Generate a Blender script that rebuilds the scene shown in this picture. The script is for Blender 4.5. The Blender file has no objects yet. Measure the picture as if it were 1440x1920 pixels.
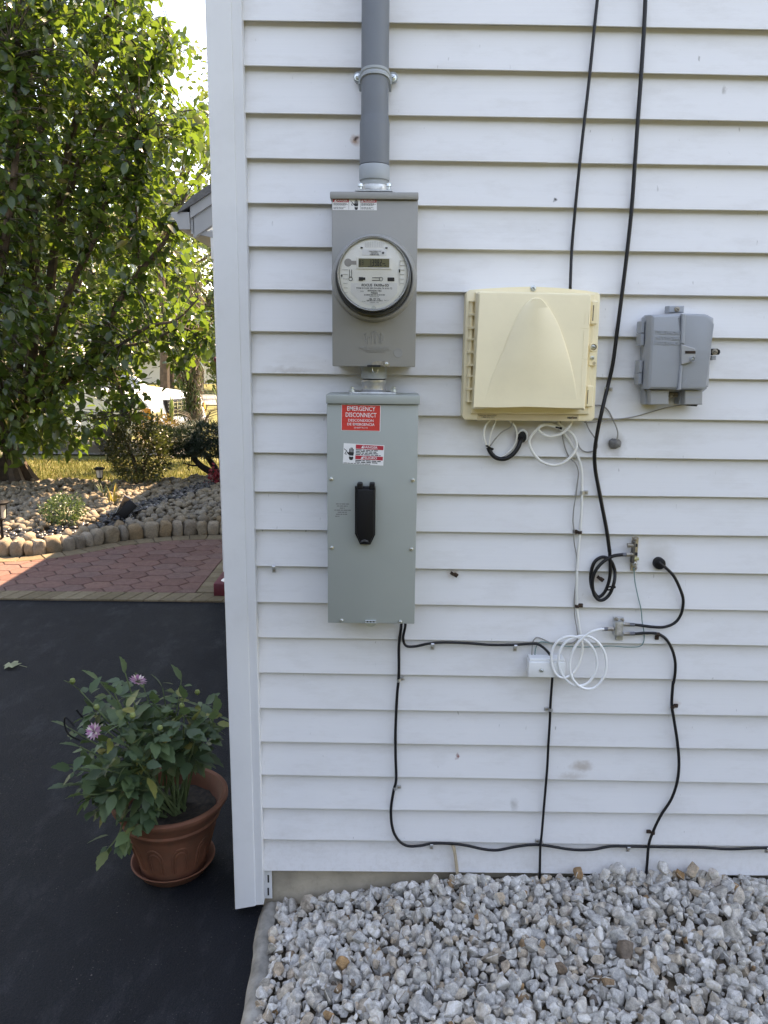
import bpy, bmesh, math, random
import numpy as np
from mathutils import Vector, Matrix, Euler, noise

random.seed(7)
RNG = np.random.default_rng(7)
SC = bpy.context.scene
COL = SC.collection

# ------------------------------------------------------------------ camera
F, PITCH, ROLL, YAW, DIST, EYE = 1440.0, 0.2025, 0.0101, -0.004, 1.98, 1.62
_f = Vector((math.sin(YAW) * math.cos(PITCH), math.cos(YAW) * math.cos(PITCH), -math.sin(PITCH)))
_r = Vector((math.cos(YAW), -math.sin(YAW), 0))
_u = _r.cross(_f)
RT = _r * math.cos(ROLL) + _u * math.sin(ROLL)
UP = -_r * math.sin(ROLL) + _u * math.cos(ROLL)
FW = _f
EYEP = Vector((0, -DIST, EYE))
cam = bpy.data.objects.new('camera', bpy.data.cameras.new('camera'))
COL.objects.link(cam)
cam.matrix_world = Matrix(((RT.x, UP.x, -FW.x, EYEP.x), (RT.y, UP.y, -FW.y, EYEP.y), (RT.z, UP.z, -FW.z, EYEP.z), (0, 0, 0, 1)))
cam.data.sensor_fit = 'VERTICAL'
cam.data.sensor_height = 36
cam.data.lens = 36 * F / 1920
cam.data.clip_start, cam.data.clip_end = 0.05, 2000
SC.camera = cam

# ------------------------------------------------------------------ sky, sun, exposure
SUN = Vector((0.526, 0.60, 1.0)).normalized()
EL, AZ = math.asin(SUN.z), math.atan2(SUN.x, SUN.y)
w = bpy.data.worlds.new('World')
SC.world = w
w.use_nodes = True
wn = w.node_tree
sky = wn.nodes.new('ShaderNodeTexSky')
sky.sky_type = 'NISHITA'
sky.sun_disc = False
sky.sun_elevation, sky.sun_rotation = EL, AZ
sky.air_density, sky.dust_density, sky.ozone_density = 1.0, 0.15, 1.5
bg = wn.nodes['Background']
bg.inputs['Strength'].default_value = 0.12
wn.links.new(sky.outputs['Color'], bg.inputs['Color'])
sl = bpy.data.lights.new('sun', 'SUN')
sl.energy, sl.angle, sl.color = 2.9, math.radians(0.53), (1.0, 0.94, 0.84)
so = bpy.data.objects.new('sun', sl)
COL.objects.link(so)
so.location = (5, 6, 14)
so.rotation_euler = (-SUN).to_track_quat('-Z', 'Y').to_euler()
SC.view_settings.view_transform = 'Standard'
SC.view_settings.look = 'None'
SC.view_settings.gamma = 1.0
SC.view_settings.use_curve_mapping = False
SC.view_settings.exposure = 2.9
SC.view_settings.use_white_balance = True   # the phone balanced for open shade
SC.view_settings.white_balance_temperature = 10300
SC.view_settings.white_balance_tint = 22


# ------------------------------------------------------------------ helpers
def ray(px, py):
    return FW + RT * ((px - 720) / F) - UP * ((py - 960) / F)


def W(px, py, y=0.0):
    d = ray(px, py)
    return EYEP + d * ((y + DIST) / d.y)


def G(px, py, z=0.0):
    d = ray(px, py)
    return EYEP + d * ((z - EYE) / d.z)


def to_px(P):
    v = P - EYEP
    dz = v.dot(FW)
    return 720 + F * v.dot(RT) / dz, 960 - F * v.dot(UP) / dz, dz


def wloc(o):
    v = Vector((0, 0, 0))
    while o is not None:
        v = v + o.location
        o = o.parent
    return v


def tag(o, label=None, cat=None, group=None, kind=None):
    if label: o['label'] = label
    if cat: o['category'] = cat
    if group: o['group'] = group
    if kind: o['kind'] = kind
    return o


def thing(name, loc, label, cat, group=None):
    o = bpy.data.objects.new(name, None)
    o.empty_display_size = 0.05
    COL.objects.link(o)
    o.location = loc
    return tag(o, label, cat, group)


def smooth_me(me, ang=0.6):
    me.polygons.foreach_set('use_smooth', [True] * len(me.polygons))
    if ang:
        me.set_sharp_from_angle(angle=ang)


def catmull(pts, n=8):
    P = [Vector(p) for p in pts]
    if len(P) < 3:
        return P
    P = [P[0] * 2 - P[1]] + P + [P[-1] * 2 - P[-2]]
    out = []
    for i in range(1, len(P) - 2):
        a, b, c, d = P[i - 1:i + 3]
        for k in range(n):
            t = k / n
            out.append(0.5 * ((2 * b) + (c - a) * t + (2 * a - 5 * b + 4 * c - d) * t * t + (3 * b - a - 3 * c + d) * t ** 3))
    out.append(P[-2])
    return out


class MB:
    """collects shapes in world coordinates; build() links them as one mesh object"""

    def __init__(s):
        s.v, s.f = [], []

    def add(s, vs, fs, M=None):
        o = len(s.v)
        s.v += [tuple(M @ Vector(p)) if M else tuple(p) for p in vs]
        s.f += [tuple(i + o for i in f) for f in fs]
        return s

    def bm(s, bm, M=None):
        bm.verts.index_update()
        s.add([v.co.copy() for v in bm.verts], [[v.index for v in f.verts] for f in bm.faces], M)
        bm.free()
        return s

    def box(s, a, b, bev=0.0, seg=2, M=None):
        lo = [min(a[i], b[i]) for i in range(3)]
        hi = [max(a[i], b[i]) for i in range(3)]
        bm = bmesh.new()
        bmesh.ops.create_cube(bm, size=1)
        for v in bm.verts:
            v.co = Vector([(lo[i] + hi[i]) / 2 + v.co[i] * (hi[i] - lo[i]) for i in range(3)])
        if bev:
            bmesh.ops.bevel(bm, geom=list(bm.edges), offset=bev, segments=seg, affect='EDGES', profile=0.5)
        return s.bm(bm, M)

    def prism(s, poly, y0, y1, bev=0.0, seg=2, M=None):
        """polygon of (x, z) pushed from y0 (front) to y1 (back), front edges rounded"""
        bm = bmesh.new()
        n = len(poly)
        fr = [bm.verts.new((p[0], y0, p[1])) for p in poly]
        bk = [bm.verts.new((p[0], y1, p[1])) for p in poly]
        ff = bm.faces.new(fr)
        bm.faces.new(bk[::-1])
        for i in range(n):
            bm.faces.new((fr[i], bk[i], bk[(i + 1) % n], fr[(i + 1) % n]))
        if bev:
            bmesh.ops.bevel(bm, geom=list(ff.edges), offset=bev, segments=seg, affect='EDGES', profile=0.5)
        return s.bm(bm, M)

    def tube(s, pts, r, n=8, M=None, cap=True, flat=1.0):
        P = [Vector(p) for p in pts]
        rs = r if isinstance(r, (list, tuple)) else [r] * len(P)
        t0 = (P[1] - P[0]).normalized()
        nrm = t0.orthogonal().normalized()
        vs, fs = [], []
        for i, p in enumerate(P):
            t = (P[min(i + 1, len(P) - 1)] - P[max(i - 1, 0)])
            t = t.normalized() if t.length > 1e-9 else t0
            nrm = (nrm - t * nrm.dot(t))
            nrm = nrm.normalized() if nrm.length > 1e-6 else t.orthogonal().normalized()
            b = t.cross(nrm)
            for k in range(n):
                a = 2 * math.pi * k / n
                vs.append(p + nrm * (math.cos(a) * rs[i]) + b * (math.sin(a) * rs[i] * flat))
        for i in range(len(P) - 1):
            for k in range(n):
                k2 = (k + 1) % n
                fs.append((i * n + k, i * n + k2, (i + 1) * n + k2, (i + 1) * n + k))
        if cap:
            fs.append(tuple(range(n - 1, -1, -1)))
            fs.append(tuple((len(P) - 1) * n + k for k in range(n)))
        return s.add(vs, fs, M)

    def lathe(s, prof, c, axis='z', n=32, M=None, a0=0.0, a1=2 * math.pi, cap=True):
        """profile of (radius, height along axis); axis z or y"""
        vs, fs = [], []
        closed = abs(a1 - a0 - 2 * math.pi) < 1e-6
        m = n if closed else n + 1
        for r, h in prof:
            for k in range(m):
                a = a0 + (a1 - a0) * k / n
                x, y = r * math.cos(a), r * math.sin(a)
                vs.append((c[0] + x, c[1] + y, c[2] + h) if axis == 'z' else (c[0] + x, c[1] + h, c[2] + y))
        for i in range(len(prof) - 1):
            for k in range(n):
                k2 = (k + 1) % m
                fs.append((i * m + k, i * m + k2, (i + 1) * m + k2, (i + 1) * m + k))
        if closed and cap:
            fs.append(tuple(range(m - 1, -1, -1)))
            fs.append(tuple((len(prof) - 1) * m + k for k in range(m)))
        return s.add(vs, fs, M)

    def text(s, body, size, M, depth=0.0003, align='CENTER', sx=1.0, bold=0.0, res=2):
        cu = bpy.data.curves.new('t', 'FONT')
        cu.body, cu.size, cu.extrude, cu.align_x, cu.align_y = body, size, depth, align, 'CENTER'
        cu.offset, cu.resolution_u = bold, res
        o = bpy.data.objects.new('t', cu)
        COL.objects.link(o)
        dg = bpy.context.evaluated_depsgraph_get()
        me = bpy.data.meshes.new_from_object(o.evaluated_get(dg))
        B = M @ Matrix.Rotation(math.pi / 2, 4, 'X') @ Matrix.Diagonal((sx, 1, 1, 1))
        s.add([v.co for v in me.vertices], [list(p.vertices) for p in me.polygons], B)
        bpy.data.objects.remove(o)
        bpy.data.curves.remove(cu)
        bpy.data.meshes.remove(me)
        return s

    def mesh(s, name, off=Vector((0, 0, 0)), ang=0.6, recalc=True):
        me = bpy.data.meshes.new(name)
        me.from_pydata([(p[0] - off.x, p[1] - off.y, p[2] - off.z) for p in s.v], [], s.f)
        if recalc:
            bm = bmesh.new()
            bm.from_mesh(me)
            bmesh.ops.recalc_face_normals(bm, faces=bm.faces)
            bm.to_mesh(me)
            bm.free()
        if ang is not None:
            smooth_me(me, ang)
        me.update()
        return me

    def build(s, name, m, parent=None, ang=0.6, recalc=True, loc=None):
        off = wloc(parent) if parent else Vector((0, 0, 0))
        if loc is not None:
            off = Vector(loc)
        me = s.mesh(name, off, ang, recalc)
        me.materials.append(m)
        o = bpy.data.objects.new(name, me)
        COL.objects.link(o)
        if parent:
            o.parent = parent
        if loc is not None:
            o.location = off - (wloc(parent) if parent else Vector((0, 0, 0)))
        return o


def T(x, y, z):
    return Matrix.Translation((x, y, z))


def copy_tree(o, parent=None):
    c = o.copy()
    COL.objects.link(c)
    c.parent = parent
    for ch in list(o.children):
        copy_tree(ch, c)
    return c


def rectw(x0, y0, x1, y1, y):
    """pixel rectangle of the photo on the plane at depth y -> X0, X1, Z0, Z1 in metres"""
    ym, xm = (y0 + y1) / 2, (x0 + x1) / 2
    return W(x0, ym, y).x, W(x1, ym, y).x, W(xm, y1, y).z, W(xm, y0, y).z


# ------------------------------------------------------------------ materials
def nmat(name):
    m = bpy.data.materials.new(name)
    m.use_nodes = True
    nt = m.node_tree
    return m, nt, nt.nodes['Principled BSDF']


def rgb(c):
    return (c[0], c[1], c[2], 1)


def coords(nt, kind='Object', scale=(1, 1, 1)):
    tc = nt.nodes.new('ShaderNodeTexCoord')
    mp = nt.nodes.new('ShaderNodeMapping')
    mp.inputs['Scale'].default_value = scale
    if kind == 'World':
        g = nt.nodes.new('ShaderNodeNewGeometry')
        nt.links.new(g.outputs['Position'], mp.inputs['Vector'])
    else:
        nt.links.new(tc.outputs[kind], mp.inputs['Vector'])
    return mp.outputs['Vector']


def noise_n(nt, vec, scale, detail=4, rough=0.55):
    n = nt.nodes.new('ShaderNodeTexNoise')
    n.inputs['Scale'].default_value = scale
    n.inputs['Detail'].default_value = detail
    n.inputs['Roughness'].default_value = rough
    nt.links.new(vec, n.inputs['Vector'])
    return n.outputs['Fac']


def ramp(nt, fac, stops):
    r = nt.nodes.new('ShaderNodeValToRGB')
    e = r.color_ramp.elements
    while len(e) < len(stops):
        e.new(0.5)
    for i, (p, c) in enumerate(stops):
        e[i].position = p
        e[i].color = rgb(c) if len(c) == 3 else c
    nt.links.new(fac, r.inputs['Fac'])
    return r.outputs['Color']


def mixc(nt, fac, a, b, mode='MIX'):
    m = nt.nodes.new('ShaderNodeMix')
    m.data_type, m.blend_type = 'RGBA', mode
    for sock, val in ((m.inputs[0], fac), (m.inputs[6], a), (m.inputs[7], b)):
        if hasattr(val, 'is_output'):
            nt.links.new(val, sock)
        elif isinstance(val, (int, float)):
            sock.default_value = val
        else:
            sock.default_value = rgb(val)
    return m.outputs[2]


def mathn(nt, op, a, b=None):
    m = nt.nodes.new('ShaderNodeMath')
    m.operation = op
    for i, val in enumerate((a, b)):
        if val is None: continue
        if hasattr(val, 'is_output'):
            nt.links.new(val, m.inputs[i])
        else:
            m.inputs[i].default_value = val
    return m.outputs[0]


def bump(nt, bsdf, h, strength=0.3, dist=0.002):
    b = nt.nodes.new('ShaderNodeBump')
    b.inputs['Strength'].default_value = strength
    b.inputs['Distance'].default_value = dist
    nt.links.new(h, b.inputs['Height'])
    nt.links.new(b.outputs['Normal'], bsdf.inputs['Normal'])


def scal(c, k):
    return tuple(min(1, x * k) for x in c)


def pm(name, col, rough=0.5, metal=0.0, var=0.08, scale=12, bmp=0.0, bscale=300, spec=0.5, kind='Object', dirt=0.0, dirtcol=(0.16, 0.12, 0.08)):
    """plain painted / moulded surface with slight tone variation, grain and dirt"""
    m, nt, b = nmat(name)
    vec = coords(nt, kind)
    n = noise_n(nt, vec, scale, 5)
    c = ramp(nt, n, [(0.3, scal(col, 1 - var)), (0.7, scal(col, 1 + var))])
    if dirt:
        d = noise_n(nt, vec, scale * 3.1, 6, 0.7)
        f = mathn(nt, 'MULTIPLY', ramp(nt, d, [(0.5, (0, 0, 0)), (0.75, (1, 1, 1))]), dirt)
        c = mixc(nt, f, c, dirtcol)
    nt.links.new(c, b.inputs['Base Color'])
    b.inputs['Roughness'].default_value = rough
    b.inputs['Metallic'].default_value = metal
    b.inputs['Specular IOR Level'].default_value = spec
    if bmp:
        bump(nt, b, noise_n(nt, vec, bscale, 3), bmp, 0.001)
    return m


def stone_mat(name, stops, rough=0.8, nscale=40, bscale=120, bstr=0.5, dist=0.003, spec=0.3, grey=0.25):
    """stone: one tone per piece (random per island and per object) with mottling and grain"""
    m, nt, b = nmat(name)
    g = nt.nodes.new('ShaderNodeNewGeometry')
    oi = nt.nodes.new('ShaderNodeObjectInfo')
    r = mathn(nt, 'FRACT', mathn(nt, 'ADD', g.outputs['Random Per Island'], oi.outputs['Random']))
    vec = coords(nt, 'World')
    base = ramp(nt, r, stops)
    n = noise_n(nt, vec, nscale, 6, 0.65)
    c = mixc(nt, grey, base, ramp(nt, n, [(0.3, (0.12, 0.12, 0.12)), (0.5, (0.5, 0.5, 0.5)), (0.72, (0.95, 0.93, 0.9))]), 'OVERLAY')
    sp = noise_n(nt, vec, nscale * 6, 2, 0.5)
    c = mixc(nt, 0.25, c, ramp(nt, sp, [(0.35, (0.2, 0.2, 0.2)), (0.6, (0.65, 0.65, 0.65))]), 'OVERLAY')
    nt.links.new(c, b.inputs['Base Color'])
    b.inputs['Roughness'].default_value = rough
    b.inputs['Specular IOR Level'].default_value = spec
    bump(nt, b, noise_n(nt, vec, bscale, 6, 0.7), bstr, dist)
    return m


def leaf_mat(name, stops, rough=0.4, trans=0.35, tcol=(0.22, 0.34, 0.04), spec=0.5, veins=0.0):
    m, nt, b = nmat(name)
    g = nt.nodes.new('ShaderNodeNewGeometry')
    oi = nt.nodes.new('ShaderNodeObjectInfo')
    r = mathn(nt, 'FRACT', mathn(nt, 'ADD', g.outputs['Random Per Island'], oi.outputs['Random']))
    c = ramp(nt, r, stops)
    vec = coords(nt, 'World')
    n = noise_n(nt, vec, 35, 3)
    c = mixc(nt, 0.3, c, ramp(nt, n, [(0.3, (0.3, 0.3, 0.3)), (0.7, (0.7, 0.7, 0.7))]), 'OVERLAY')
    nt.links.new(c, b.inputs['Base Color'])
    b.inputs['Roughness'].default_value = rough
    b.inputs['Specular IOR Level'].default_value = spec
    t = nt.nodes.new('ShaderNodeBsdfTranslucent')
    nt.links.new(mixc(nt, 0.65, c, tcol), t.inputs['Color'])
    mx = nt.nodes.new('ShaderNodeMixShader')
    mx.inputs['Fac'].default_value = trans
    nt.links.new(b.outputs['BSDF'], mx.inputs[1])
    nt.links.new(t.outputs['BSDF'], mx.inputs[2])
    nt.links.new(mx.outputs['Shader'], nt.nodes['Material Output'].inputs['Surface'])
    return m


def siding_mat():
    m, nt, b = nmat('vinyl_siding')
    vec = coords(nt, 'World')
    n = noise_n(nt, vec, 1.3, 4)
    base = ramp(nt, n, [(0.3, (0.735, 0.735, 0.735)), (0.7, (0.785, 0.78, 0.775))])
    # long faint dirt drags and fine wood grain
    gv = coords(nt, 'World', (2.2, 30, 190))
    gr = noise_n(nt, gv, 1.0, 5, 0.6)
    base = mixc(nt, 0.10, base, ramp(nt, gr, [(0.3, (0.35, 0.35, 0.35)), (0.7, (0.62, 0.62, 0.62))]), 'OVERLAY')
    smv = coords(nt, 'World', (5, 5, 16))
    sm = noise_n(nt, smv, 1.0, 6, 0.7)
    base = mixc(nt, mathn(nt, 'MULTIPLY', ramp(nt, sm, [(0.5, (0, 0, 0)), (0.78, (1, 1, 1))]), 0.36), base, (0.5, 0.47, 0.43))
    gp = nt.nodes.new('ShaderNodeSeparateXYZ'); g0 = nt.nodes.new('ShaderNodeNewGeometry'); nt.links.new(g0.outputs['Position'], gp.inputs[0])
    low = ramp(nt, mathn(nt, 'ADD', gp.outputs['Z'], mathn(nt, 'MULTIPLY', noise_n(nt, vec, 9, 5), 0.35)), [(0.27, (1, 1, 1)), (0.52, (0, 0, 0))])
    spl = ramp(nt, noise_n(nt, vec, 70, 4, 0.7), [(0.45, (0, 0, 0)), (0.7, (1, 1, 1))])
    base = mixc(nt, mathn(nt, 'MULTIPLY', mathn(nt, 'MULTIPLY', low, spl), 0.22), base, (0.42, 0.37, 0.31))
    # small dark scuffs
    sc = coords(nt, 'World', (95, 10, 34))
    s1 = noise_n(nt, sc, 1.0, 2, 0.4)
    s2 = noise_n(nt, vec, 4.0, 2)
    f = mathn(nt, 'MULTIPLY', ramp(nt, s1, [(0.725, (0, 0, 0)), (0.78, (1, 1, 1))]), ramp(nt, s2, [(0.46, (0, 0, 0)), (0.58, (1, 1, 1))]))
    base = mixc(nt, mathn(nt, 'MULTIPLY', f, 0.55), base, (0.2, 0.18, 0.16))
    # particular stains: px, py, half width px, half height px, colour, strength
    g = nt.nodes.new('ShaderNodeNewGeometry')
    wob = nt.nodes.new('ShaderNodeTexNoise')
    wob.inputs['Scale'].default_value = 45
    wob.inputs['Detail'].default_value = 4
    nt.links.new(g.outputs['Position'], wob.inputs['Vector'])
    off = nt.nodes.new('ShaderNodeVectorMath'); off.operation = 'MULTIPLY_ADD'
    nt.links.new(wob.outputs['Color'], off.inputs[0])
    off.inputs[1].default_value = (0.03, 0.0, 0.03)
    nt.links.new(g.outputs['Position'], off.inputs[2])
    for px, py, hw, hh, c, st in STAINS:
        p = W(px, py)
        k = DIST / F
        mp = nt.nodes.new('ShaderNodeVectorMath'); mp.operation = 'SUBTRACT'
        nt.links.new(off.outputs[0], mp.inputs[0])
        mp.inputs[1].default_value = (p.x + 0.015, 0, p.z + 0.015)
        dv = nt.nodes.new('ShaderNodeVectorMath'); dv.operation = 'MULTIPLY'
        nt.links.new(mp.outputs[0], dv.inputs[0])
        dv.inputs[1].default_value = (1 / (hw * k * 1.35), 0, 1 / (hh * k * 1.2))
        ln = nt.nodes.new('ShaderNodeVectorMath'); ln.operation = 'LENGTH'
        nt.links.new(dv.outputs[0], ln.inputs[0])
        fac = ramp(nt, ln.outputs['Value'], [(0.25, (1, 1, 1)), (1.0, (0, 0, 0))])
        base = mixc(nt, mathn(nt, 'MULTIPLY', fac, st), base, c)
    nt.links.new(base, b.inputs['Base Color'])
    b.inputs['Roughness'].default_value = 0.42
    b.inputs['Specular IOR Level'].default_value = 0.4
    bump(nt, b, gr, 0.22, 0.0012)
    return m


STAINS = [(668, 260, 8, 11, (0.36, 0.16, 0.05), 0.8), (669, 256, 4, 4.5, (0.05, 0.02, 0.01), 1.0),
          (1093, 1440, 22, 11, (0.45, 0.38, 0.32), 0.75), (1070, 1456, 26, 8, (0.48, 0.43, 0.38), 0.55),
          (857, 1421, 3.5, 7, (0.25, 0.05, 0.03), 0.9), (1151, 834, 20, 24, (0.35, 0.32, 0.27), 0.75),
          (980, 822, 20, 20, (0.38, 0.27, 0.19), 0.6), (1236, 1045, 30, 30, (0.5, 0.46, 0.4), 0.5),
          (546, 694, 45, 7, (0.45, 0.4, 0.35), 0.5), (850, 1078, 9, 9, (0.42, 0.25, 0.14), 0.5),
          (1122, 1086, 9, 9, (0.42, 0.25, 0.14), 0.5), (930, 795, 120, 22, (0.5, 0.45, 0.4), 0.45),
          (1268, 1322, 10, 8, (0.5, 0.33, 0.2), 0.45), (1040, 376, 3, 3, (0.04, 0.04, 0.04), 1.0),
          (965, 1510, 8, 14, (0.35, 0.33, 0.3), 0.5), (1364, 166, 3, 10, (0.3, 0.28, 0.26), 0.6)]

MAT = {}
MAT['siding'] = siding_mat()
MAT['trim'] = pm('vinyl_trim', (0.718, 0.724, 0.724), 0.42, var=0.04, scale=3, bmp=0.1, bscale=60, dirt=0.12, dirtcol=(0.42, 0.39, 0.35))
MAT['concrete'] = pm('concrete', (0.440, 0.378, 0.290), 0.9, var=0.22, scale=9, bmp=0.5, bscale=160, dirt=0.4, dirtcol=(0.25, 0.2, 0.15))
MAT['curb'] = pm('curb_concrete', (0.288, 0.268, 0.232), 0.92, var=0.35, scale=22, bmp=0.9, bscale=120, dirt=0.5, dirtcol=(0.18, 0.16, 0.13))
MAT['pvc'] = pm('grey_pvc', (0.152, 0.171, 0.189), 0.5, var=0.06, scale=8, bmp=0.05, dirt=0.08)
MAT['pvc_light'] = pm('light_grey_pvc', (0.345, 0.380, 0.397), 0.5, var=0.05, dirt=0.06)
MAT['galv'] = pm('galvanised_metal', (0.52, 0.53, 0.53), 0.42, 0.85, var=0.18, scale=60, bmp=0.25, bscale=250)
MAT['zinc'] = pm('zinc_screw', (0.62, 0.66, 0.66), 0.3, 0.9, var=0.1, scale=80)
MAT['oldmetal'] = pm('weathered_metal', (0.33, 0.30, 0.25), 0.5, 0.7, var=0.35, scale=90, bmp=0.3, bscale=300, dirt=0.4, dirtcol=(0.2, 0.1, 0.04))
MAT['rust'] = pm('rusty_clip', (0.05, 0.028, 0.018), 0.8, 0.2, var=0.5, scale=120)
MAT['brass'] = pm('brassy_bracket', (0.52, 0.45, 0.33), 0.45, 0.6, var=0.3, scale=80, dirt=0.5, dirtcol=(0.25, 0.16, 0.08))
MAT['meterbox'] = pm('warm_grey_enamel', (0.295, 0.289, 0.268), 0.42, var=0.035, scale=5, bmp=0.06, bscale=500, dirt=0.10, dirtcol=(0.14, 0.13, 0.11))
MAT['discbox'] = pm('green_grey_enamel', (0.335, 0.365, 0.338), 0.42, var=0.04, scale=5, bmp=0.06, bscale=500, dirt=0.07, dirtcol=(0.34, 0.35, 0.33))
MAT['beige'] = pm('beige_plastic', (0.907, 0.781, 0.530), 0.5, var=0.035, scale=6, bmp=0.06, bscale=600, dirt=0.06, dirtcol=(0.4, 0.32, 0.2))
MAT['beige_old'] = pm('beige_sun_faded', (0.662, 0.544, 0.352), 0.55, var=0.06, scale=14, dirt=0.15, dirtcol=(0.45, 0.3, 0.15))
MAT['tni'] = pm('grey_plastic', (0.333, 0.355, 0.379), 0.5, var=0.06, scale=9, bmp=0.1, bscale=500, dirt=0.12, dirtcol=(0.36, 0.33, 0.28))
MAT['tni_tab'] = pm('grey_tab', (0.356, 0.362, 0.362), 0.5, var=0.05, scale=9, dirt=0.1, dirtcol=(0.36, 0.33, 0.28))
MAT['black'] = pm('black_plastic', (0.009, 0.009, 0.010), 0.45, var=0.1, spec=0.22)
MAT['coax'] = pm('black_coax', (0.010, 0.010, 0.012), 0.4, var=0.15, bmp=0.05, spec=0.35)
MAT['dark'] = pm('dark_gap', (0.015, 0.015, 0.015), 0.7)
MAT['whitecable'] = pm('white_cable', (0.799, 0.788, 0.734), 0.4, var=0.04, dirt=0.15, dirtcol=(0.5, 0.45, 0.38))
MAT['newwhite'] = pm('new_white_cable', (0.845, 0.855, 0.845), 0.35, var=0.02)
MAT['greycable'] = pm('grey_cable', (0.30, 0.285, 0.26), 0.5, var=0.08)
MAT['greenwire'] = pm('green_wire', (0.13, 0.25, 0.24), 0.45, var=0.06)
MAT['white'] = pm('white_plastic', (0.840, 0.851, 0.840), 0.38, var=0.02)
MAT['sticker'] = pm('sticker_white', (0.78, 0.78, 0.77), 0.45, var=0.02)
MAT['red'] = pm('sticker_red', (0.70, 0.045, 0.035), 0.45, var=0.03)
MAT['darkred'] = pm('sticker_dark_red', (0.52, 0.03, 0.05), 0.45, var=0.04)
MAT['ink'] = pm('black_ink', (0.02, 0.02, 0.022), 0.6)
MAT['greyink'] = pm('grey_ink', (0.16, 0.16, 0.16), 0.6)
MAT['dial'] = pm('meter_dial', (0.869, 0.856, 0.803), 0.5, var=0.02)
MAT['lcd'] = pm('lcd_screen', (0.19, 0.175, 0.105), 0.2, var=0.03)
MAT['caulk'] = pm('grey_putty', (0.17, 0.165, 0.155), 0.9, var=0.3, scale=80, bmp=0.8, bscale=150)
MAT['tan'] = pm('tan_cable', (0.42, 0.34, 0.24), 0.7, var=0.12, scale=40)
MAT['terracotta'] = pm('terracotta', (0.187, 0.066, 0.035), 0.8, var=0.25, scale=9, bmp=0.3, bscale=120, dirt=0.6, dirtcol=(0.128, 0.068, 0.040))
MAT['soil'] = pm('potting_soil', (0.028, 0.02, 0.014), 0.95, var=0.6, scale=60, bmp=1.0, bscale=120)
MAT['bark'] = pm('bark', (0.075, 0.052, 0.036), 0.9, var=0.4, scale=14, bmp=0.9, bscale=45)
MAT['twig'] = pm('twig', (0.05, 0.042, 0.03), 0.85, var=0.3)
MAT['stem'] = pm('green_stem', (0.09, 0.13, 0.05), 0.6, var=0.3, scale=30)
MAT['maroon'] = pm('maroon_paint', (0.11, 0.012, 0.022), 0.55, var=0.15, scale=20)
MAT['housegrey'] = pm('grey_aluminium', (0.36, 0.365, 0.37), 0.5, var=0.05, scale=6)
MAT['shingle'] = pm('asphalt_shingle', (0.13, 0.13, 0.13), 0.95, var=0.3, scale=60, bmp=0.8, bscale=200)
MAT['tanpaver'] = stone_mat('tan_paver', [(0.0, (0.124, 0.098, 0.059)), (0.5, (0.162, 0.127, 0.081)), (1.0, (0.194, 0.157, 0.103))], 0.9, 30, 160, 0.4, 0.002)
MAT['redpaver'] = stone_mat('red_paver', [(0.0, (0.127, 0.067, 0.057)), (0.35, (0.168, 0.091, 0.076)), (0.7, (0.142, 0.086, 0.076)), (1.0, (0.182, 0.099, 0.080))], 0.9, 30, 160, 0.4, 0.002)
MAT['joint'] = pm('joint_sand', (0.07, 0.055, 0.045), 0.95, var=0.4, scale=50)
MAT['gravel'] = stone_mat('crushed_stone', [(0.0, (0.564, 0.542, 0.498)), (0.18, (0.452, 0.437, 0.407)), (0.3, (0.701, 0.666, 0.607)), (0.42, (0.407, 0.393, 0.366)), (0.5, (0.520, 0.447, 0.360)), (0.58, (0.610, 0.578, 0.530)),
                                            (0.68, (0.497, 0.481, 0.453)), (0.735, (0.339, 0.311, 0.267)), (0.81, (0.485, 0.372, 0.267)), (0.86, (0.587, 0.563, 0.524)), (0.965, (0.541, 0.502, 0.442)), (0.985, (0.113, 0.109, 0.103)), (1.0, (0.384, 0.219, 0.103))], 0.9, 60, 170, 0.8, 0.003, grey=0.6)
MAT['edging'] = stone_mat('fieldstone', [(0.0, (0.211, 0.166, 0.112)), (0.3, (0.256, 0.214, 0.160)), (0.55, (0.173, 0.157, 0.134)), (0.75, (0.224, 0.160, 0.096)), (1.0, (0.269, 0.237, 0.192))], 0.85, 14, 70, 0.6, 0.006, grey=0.3)
MAT['riverrock'] = stone_mat('river_rock', [(0.0, (0.199, 0.158, 0.108)), (0.3, (0.252, 0.211, 0.155)), (0.55, (0.164, 0.135, 0.097)), (0.8, (0.269, 0.239, 0.193)), (1.0, (0.140, 0.123, 0.102))], 0.75, 25, 70, 0.3, 0.004, grey=0.2)
MAT['blackpebble'] = stone_mat('black_pebble', [(0.0, (0.025, 0.026, 0.03)), (0.6, (0.04, 0.042, 0.046)), (1.0, (0.07, 0.07, 0.072))], 0.28, 40, 100, 0.1, 0.002, spec=0.6, grey=0.1)
MAT['treeleaf'] = leaf_mat('broad_leaf', [(0.0, (0.014, 0.037, 0.011)), (0.4, (0.021, 0.051, 0.013)), (0.75, (0.033, 0.065, 0.015)), (0.93, (0.053, 0.069, 0.018)), (1.0, (0.101, 0.067, 0.015))], 0.28, 0.40, (0.201, 0.331, 0.039), 0.6)
MAT['shrubleaf'] = leaf_mat('shrub_leaf', [(0.0, (0.02, 0.034, 0.012)), (0.7, (0.04, 0.055, 0.018)), (1.0, (0.09, 0.075, 0.03))], 0.35, 0.22, (0.16, 0.2, 0.04))
MAT['smallshrub'] = leaf_mat('small_shrub_leaf', [(0.0, (0.035, 0.07, 0.025)), (1.0, (0.07, 0.12, 0.045))], 0.4, 0.25, (0.16, 0.26, 0.06))
MAT['juniper'] = leaf_mat('juniper_needle', [(0.0, (0.012, 0.03, 0.02)), (1.0, (0.026, 0.048, 0.03))], 0.55, 0.1, (0.05, 0.1, 0.03))
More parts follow.
